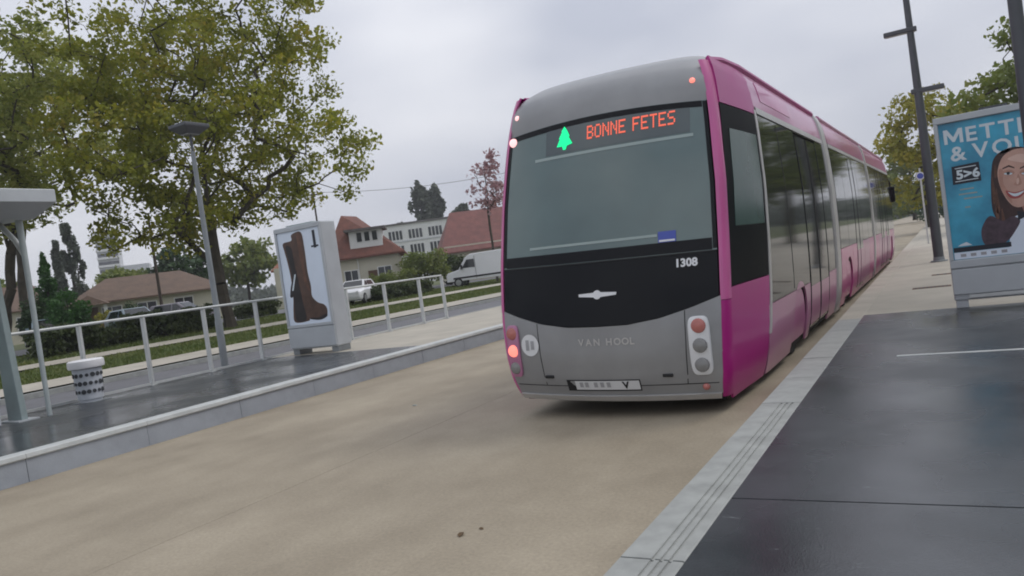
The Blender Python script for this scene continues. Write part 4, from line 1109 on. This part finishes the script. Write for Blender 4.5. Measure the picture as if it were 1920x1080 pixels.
def window(parent, x, z, w, h, y, bars=1):
    o = MB().box(x-w/2, x+w/2, y-.05, y+.04, z, z+h).build('window', m_win, parent)
    f = MB().box(x-w/2-.06, x-w/2+.02, y-.09, y, z-.06, z+h+.06).box(x+w/2-.02, x+w/2+.06, y-.09, y, z-.06, z+h+.06).box(x-w/2+.02, x+w/2-.02, y-.09, y, z+h-.02, z+h+.06).box(x-w/2+.02, x+w/2-.02, y-.09, y, z-.06, z+.02)
    for k in range(bars): 
        q = x-w/2+w*(k+1)/(bars+1); f.box(q-.03, q+.03, y-.08, y, z+.02, z+h-.02)
    f.build('frame', m_frame, o)
    MB().box(x-w/2-.1, x+w/2+.1, y-.16, y-.091, z-.12, z-.06).build('sill', m_frame, o)
    return o
def facing(px): 
    """yaw that turns a facade (local -y) towards the street"""
    return R_(58)
def roof_hip(x0, x1, y0, y1, ze, zr, inset, ov=.4, th=.12):
    x0 -= ov; x1 += ov; y0 -= ov; y1 += ov; ym = (y0+y1)/2
    return [(x0, y0, ze), (x1, y0, ze), (x1, y1, ze), (x0, y1, ze), (x0+inset, ym, zr), (x1-inset, ym, zr), (x0, y0, ze-th), (x1, y0, ze-th), (x1, y1, ze-th), (x0, y1, ze-th)], \
        [(0, 1, 5, 4), (1, 2, 5), (2, 3, 4, 5), (3, 0, 4), (6, 7, 1, 0), (7, 8, 2, 1), (8, 9, 3, 2), (9, 6, 0, 3), (9, 8, 7, 6)]

# red roofed house with a dormer
b = spot(690, 64)
h1 = empty('house', b, rz=R_(36), label='cream house with steep red roof and white dormer', cat='house', group='houses across the street')
MB().box(-7.5, 2.9, 0, 8, -.5, 3.35).build('wall', m_cream, h1)
v, f = roof_hip(-2.6, 2.9, 0, 8, 3.45, 6.95, .0, .45); 
# gable ridge running away from the street, steep front hip
rf = MB().add([(-3.2, -.5, 3.4), (3.5, -.5, 3.4), (3.5, 8.5, 3.4), (-3.2, 8.5, 3.4), (-1.7, 3.0, 7.3), (-.6, 5.5, 7.3), (-3.2, -.5, 3.25), (3.5, -.5, 3.25), (3.5, 8.5, 3.25), (-3.2, 8.5, 3.25)],
              [(0, 1, 4), (1, 5, 4), (1, 2, 5), (2, 3, 5), (3, 4, 5), (3, 0, 4), (6, 7, 1, 0), (7, 8, 2, 1), (8, 9, 3, 2), (9, 6, 0, 3), (9, 8, 7, 6)]).build('roof', m_tile, h1)
v, f = roof_hip(-7.5, -3.3, .8, 7.2, 3.2, 5.3, 1.6, .35)
MB().add(v, f).build('wing_roof', mat('orange_roof_tiles', (.26, .12, .075), rough=.85, var=.2, scale=2), h1)
dm = MB().box(-1.0, 1.75, .15, 3.0, 4.1, 5.55).build('dormer', m_bwhite, h1)
MB().box(-1.35, 2.1, -.25, 3.4, 5.55, 5.75).build('dormer_roof', m_slate, dm)
for x in (-.15, .5, 1.15): MB().box(x-.2, x+.2, .09, .16, 4.65, 5.4).build('dormer_window', m_win, dm)
window(h1, 1.6, 1.0, 1.1, 1.3, 0); window(h1, -1.2, 1.0, 1.1, 1.3, 0); window(h1, -5.2, 1.0, 1.3, 1.2, 0)
MB().box(.2, 1.0, -.04, .02, -.1, 2.1).build('door', m_door, h1)
MB().tube([(-.55, -.08, 0), (-.55, -.08, 3.2)], .05, 6).build('downpipe', m_frame, h1)

# bungalow on the left
b = spot(285, 58)
h2 = empty('house', b, rz=R_(58), label='low bungalow with brown roof behind the clipped hedge', cat='house', group='houses across the street')
MB().box(-5.2, 5.2, 0, 7, -.5, 2.25).build('wall', m_cream, h2)
v, f = roof_hip(-5.2, 5.2, 0, 7, 2.35, 4.2, 3.0, .5); MB().add(v, f).build('roof', m_tile2, h2)
for x in (-2.6, -.2, 2.4): window(h2, x, .8, 1.3, 1.1, 0)
MB().box(-4.4, -3.5, -.05, .02, -.1, 2.0).build('door', m_door, h2)
for x in (-4.95, -3.0): MB().box(x-.12, x+.12, -1.3, -1.06, -.3, 2.1).build('porch_post', m_frame, h2)
pr = MB().add([(-5.4, -1.6, 2.15), (-2.7, -1.6, 2.15), (-2.7, .3, 2.35), (-5.4, .3, 2.35), (-4.05, -1.2, 2.9), (-4.05, .3, 2.9)], [(0, 1, 4), (1, 2, 5, 4), (3, 0, 4, 5), (0, 3, 2, 1)]).build('porch_roof', m_tile2, h2)

# house behind the van
b = spot(925, 74)
h3 = empty('house', b, rz=R_(40), label='house with dull red roof behind the white van', cat='house', group='houses across the street')
MB().box(-4.5, 4.5, 0, 7, -.5, 3.6).build('wall', m_cream, h3)
v, f = roof_hip(-4.5, 4.5, 0, 7, 3.0, 7.1, 1.8, .45); MB().add(v, f).build('roof', mat('dull_red_tiles', (.19, .085, .075), rough=.85, var=.2, scale=1.5, bump=.5, bscale=6, dist=.05), h3)
for x in (-3, 0, 3): window(h3, x, .9, 1.2, 1.2, 0)
MB().box(1.2, 1.9, 4, 4.7, 5.4, 7.9).build('chimney', m_brick, h3)

# house further left, behind shelter
b = spot(15, 62)
h4 = empty('house', b, rz=R_(66), label='dark roofed house at the left edge behind the shelter', cat='house', group='houses across the street')
MB().box(-3.5, 3.5, 0, 6, -.5, 2.6).build('wall', m_cream, h4)
v, f = roof_hip(-3.5, 3.5, 0, 6, 2.7, 4.9, 1.5, .4); MB().add(v, f).build('roof', m_tile2, h4)
window(h4, -1.4, .9, 1.2, 1.2, 0); window(h4, 1.4, .9, 1.2, 1.2, 0)

# long white building
D = 150
b = spot(822, D)
lb = empty('long_building', b, rz=R_(32), label='long white flat roofed building with grouped windows beyond the houses', cat='building')
wz = (horizon(822)-413)*D/FPX+EYE-b[2]
MB().box(-9.5, 10.5, 0, 8, -.5, wz).build('wall', m_bwhite, lb)
MB().box(-9.8, 10.8, -.3, 8.3, wz, wz+.35).build('roof', m_slate, lb)
for gx_ in range(5):
    for k in range(4):
        x = -8.3+gx_*3.95+k*.72
        for zz in (wz-2.9, wz-5.9, wz-8.9):
            MB().box(x-.25, x+.25, -.06, .05, zz, zz+1.75).build('window', m_win, lb)
for zz in (wz-3.2, wz-6.2): MB().box(-9.6, 10.6, -.14, -.002, zz-.25, zz).build('floor_band', m_conc, lb)

# tower block far away
D = 290
b = spot(248, D)
tw = empty('tower_block', b, rz=R_(50), label='pale tower block with balcony bands fading into the haze', cat='building')
tz = (horizon(248)-432)*D/FPX+EYE-b[2]
MB().box(-8.5, -1.2, 0, 10, -.5, tz).build('wall', m_conc, tw)
MB().box(-1.19, 8.5, 2, 12, -.5, tz*.62).build('wing', m_conc, tw)
for k in range(11):
    z = tz-2.1-k*3.0
    MB().box(-8.3, -1.4, -.08, .05, z-1.2, z).build('window_band', m_win, tw)
    MB().box(-8.6, -1.1, -1.0, -.081, z-2.1, z-1.25).build('balcony', m_frame, tw)
    if z < tz*.62-1: MB().box(-.9, 8.2, 1.92, 2.05, z-1.2, z).build('window_band', m_win, tw)

# utility poles and cable
def upole(px, D, top, label, arm=1.0):
    b = spot(px, D); h = EYE+(horizon(px)-top)*D/FPX-b[2]
    o = empty('utility_pole', b, label=label, cat='utility pole', group='utility poles')
    MB().tube([(0, 0, -.2), (0, 0, h)], [.12, .08], 8).build('pole', m_wood, o, smooth=True)
    if arm:
        MB().box(-arm, arm, -.06, .06, h-1.5, h-1.36, rot=Matrix.Rotation(.9, 3, 'Z')).build('cross_arm', m_wood, o)
        for q in (-.85*arm, .85*arm):
            MB().lathe([(.05, 0), (.06, .06), (.03, .14)], c=(q*math.cos(.9), q*math.sin(.9), h-1.36), n=8).build('insulator', m_lensgrey, o)
    return Vector((b[0], b[1], b[2]+h-1.2))
upole(306, 52, 405, 'thin dark utility pole standing by the bungalow', 0)
pA = upole(614, 78, 338, 'utility pole with cross arm above the red roofed house')
pB = upole(985, 84, 300, 'utility pole hidden mostly behind the bus', .9)
ln = [pA.lerp(pB, t)-Vector((0, 0, 1.1*4*t*(1-t)*.5)) for t in np.linspace(0, 1, 14)]
tag(MB().tube(ln, .022, 5).build('overhead_cable', m_wood), 'thin overhead cable crossing the sky right of the house', 'cable')

# ================================================================== VEHICLES
m_cwhite = mat('white_car_paint', (.74, .75, .77), rough=.3, var=.02, coat=.6)
m_cblue = mat('pale_blue_car_paint', (.27, .36, .42), rough=.3, var=.03, coat=.6)
m_cgrey = mat('grey_violet_car_paint', (.22, .20, .24), rough=.3, var=.03, coat=.6)
m_cred = mat('dull_red_car_paint', (.30, .10, .08), rough=.3, var=.03, coat=.6)
m_cgl = mat('car_glass', (.02, .024, .026), rough=.06, var=0, ior=1.6)
m_rim = mat('wheel_rim', (.45, .46, .47), rough=.35, metal=.7, var=.05)
def ringx(y, hw, z0, z1, r=.12):
    return [(-hw+r*.6, y, z0), (hw-r*.6, y, z0), (hw, y, z0+r), (hw, y, z1-r), (hw-r, y, z1), (-hw+r, y, z1), (-hw, y, z1-r), (-hw, y, z0+r)]
def wheels(parent, hw, ys2, r):
    for y in ys2:
        for s in (-1, 1):
            w = MB().lathe([(r*.55, -.09), (r*.96, -.09), (r, -.06), (r, .06), (r*.96, .09), (r*.6, .09)], n=20, axis='x').build('wheel', m_rubber, parent, smooth=True)
            w.location = (s*(hw-.08), y, r)
            MB().lathe([(r*.62, -.095), (r*.62, .095), (r*.2, .1)], n=16, axis='x').build('rim', m_rim, w)
def car(px, D, rz, paint, label, L=4.1, zoff=0.):
    b = spot(px, D)
    c = empty('parked_car', (b[0], b[1], b[2]+.02+zoff), rz=rz, label=label, cat='car', group='cars across the street')
    h = L/2
    MB().loft([ringx(-h, .70, .38, .72), ringx(-h+.12, .80, .26, .82), ringx(-h+.9, .86, .20, .92), ringx(0, .87, .20, .94), ringx(h-1.0, .86, .20, .97), ringx(h-.15, .82, .26, 1.0), ringx(h, .74, .36, .92)]).build('body', paint, c, smooth=True)
    def cr(y, hwb, hwt, z0, z1): return [(-hwb, y, z0), (hwb, y, z0), (hwt, y, z1), (-hwt, y, z1)]
    cab = MB().add([(-.78, -h+1.0, .90), (.78, -h+1.0, .90), (.78, h-.10, .95), (-.78, h-.10, .95),
                    (-.62, -h+1.75, 1.44), (.62, -h+1.75, 1.44), (.62, h-.55, 1.42), (-.62, h-.55, 1.42)],
                   [(0, 1, 5, 4), (1, 2, 6, 5), (2, 3, 7, 6), (3, 0, 4, 7), (4, 5, 6, 7), (3, 2, 1, 0)]).build('cabin', paint, c, bevel=.05)
    def quad(nm, p, off):
        q = [Vector(x) for x in p]; n = (q[1]-q[0]).cross(q[3]-q[0]).normalized()
        ctr = sum(q, Vector())/4
        if n.dot(ctr-Vector((0, 0, 1.1))) < 0: n = -n
        MB().add([x+n*off for x in q], [(0, 1, 2, 3)]).build(nm, m_cgl, cab, fix=False)
    quad('windscreen', [(-.66, -h+1.08, .96), (.66, -h+1.08, .96), (.55, -h+1.68, 1.39), (-.55, -h+1.68, 1.39)], .012)
    quad('rear_window', [(-.62, h-.17, 1.04), (.62, h-.17, 1.04), (.52, h-.46, 1.36), (-.52, h-.46, 1.36)], .02)
    for s in (-1, 1):
        for ya, yb, yc, yd in ((-h+1.25, .0, .0, -h+1.80), (.10, h-.62, h-.85, .10)):
            quad('side_window', [(s*.765, ya, .98), (s*.765, yb, .98), (s*.645, yc, 1.36), (s*.645, yd, 1.36)], .012)
        MB().lathe([(.11, 0), (.09, .05)], c=(s*.62, -h-.01, .66), n=12, axis='y').build('headlight', m_lampw, c)
        MB().box(s*.70-.09, s*.70+.09, h-.10, h+.02, .66, .92).build('tail_light', m_lensred, c)
        MB().box(s*.93-.07, s*.93+.07, -.62, -.48, .92, 1.06).build('mirror', paint, c)
    MB().box(-.26, .26, h+.0, h+.02, .52, .63).build('number_plate', m_plate, c)
    MB().box(-.78, .78, h-.05, h+.04, .28, .48).build('bumper', m_dark, c)
    wheels(c, .87, (-h+.78, h-.75), .31)
    return c
car(668, 47, R_(25), m_cwhite, 'white hatchback parked right of the boot poster')
car(250, 41, R_(78), m_cblue, 'pale blue car showing over the hedge below the ball shrub')
car(338, 47, R_(110), m_cgrey, 'grey violet car parked under the bungalow roof')
car(86, 42, R_(70), m_cblue, 'blue grey car beside the shelter post and conifer')

b = spot(908, 57)
v = empty('white_van', (b[0], b[1], b[2]+.02), rz=R_(-72), label='white delivery van parked left of the bus', cat='van')
prof = [(-2.75, .45), (-2.75, .95), (-2.62, 1.12), (-1.75, 1.30), (-1.15, 2.15), (-.75, 2.38), (2.7, 2.42), (2.78, 2.3), (2.78, .42)]
def vr(x, sc): return [(x, y*(1 if abs(y) < 2 else sc), z) for y, z in prof]
MB().loft([[(-.86, y*.985, z-.05*(z > 2)) for y, z in prof], [(-.96, y, z) for y, z in prof] if False else [(-.93, y*.99, z-.02*(z > 2)) for y, z in prof], [(-.6, y, z) for y, z in prof], [(.6, y, z) for y, z in prof], [(.93, y*.99, z-.02*(z > 2)) for y, z in prof]]).build('body', m_cwhite, v, bevel=.05)
MB().add([(-.72, -1.72, 1.36), (.72, -1.72, 1.36), (.66, -1.17, 2.10), (-.66, -1.17, 2.10)], [(0, 1, 2, 3)]).build('windscreen', m_cgl, v).location = (0, -.045, .02)
for s in (-1, 1):
    MB().add([(s*.945, -1.45, 1.38), (s*.945, -.45, 1.36), (s*.945, -.45, 1.98), (s*.945, -1.02, 1.98)], [(0, 1, 2, 3)]).build('side_window', m_cgl, v)
    MB().box(s*.94-.01, s*.94+.01, -.42, -.40, .5, 2.2).build('door_seam', m_dark, v)
    MB().box(s*.945-.012, s*.945+.012, -2.2, 2.6, .62, .74).build('side_rubbing_strip', m_dark, v)
    MB().box(s*1.05-.09, s*1.05+.09, -1.5, -1.38, 1.30, 1.62).build('mirror', m_dark, v)
    MB().box(s*.68-.16, s*.68+.16, -2.79, -2.70, .78, 1.0).build('headlight', m_lensgrey, v)
MB().box(-.9, .9, -2.86, -2.70, .34, .60).build('bumper', m_dark, v, bevel=.03)
MB().box(-.4, .4, -2.80, -2.74, .68, .9).build('grille', m_dark, v)
wheels(v, .95, (-1.85, 1.75), .35)

# ================================================================== HAZE
m_haze = bpy.data.materials.new('pale_haze'); m_haze.use_nodes = True
_t = m_haze.node_tree; _t.nodes.clear()
_o = _t.nodes.new('ShaderNodeOutputMaterial'); _v = _t.nodes.new('ShaderNodeVolumePrincipled')
_v.inputs['Color'].default_value = (.88, .9, .95, 1); _v.inputs['Density'].default_value = .0007
_v.inputs['Density Attribute'].default_value = ''; m_haze.cycles.homogeneous_volume = True
_t.links.new(_v.outputs[0], _o.inputs['Volume'])
tag(MB().box(-450, 230, -140, 450, -1.5, 45).build('haze', m_haze), kind='stuff', label='thin pale haze in the damp air over the street', cat='haze')
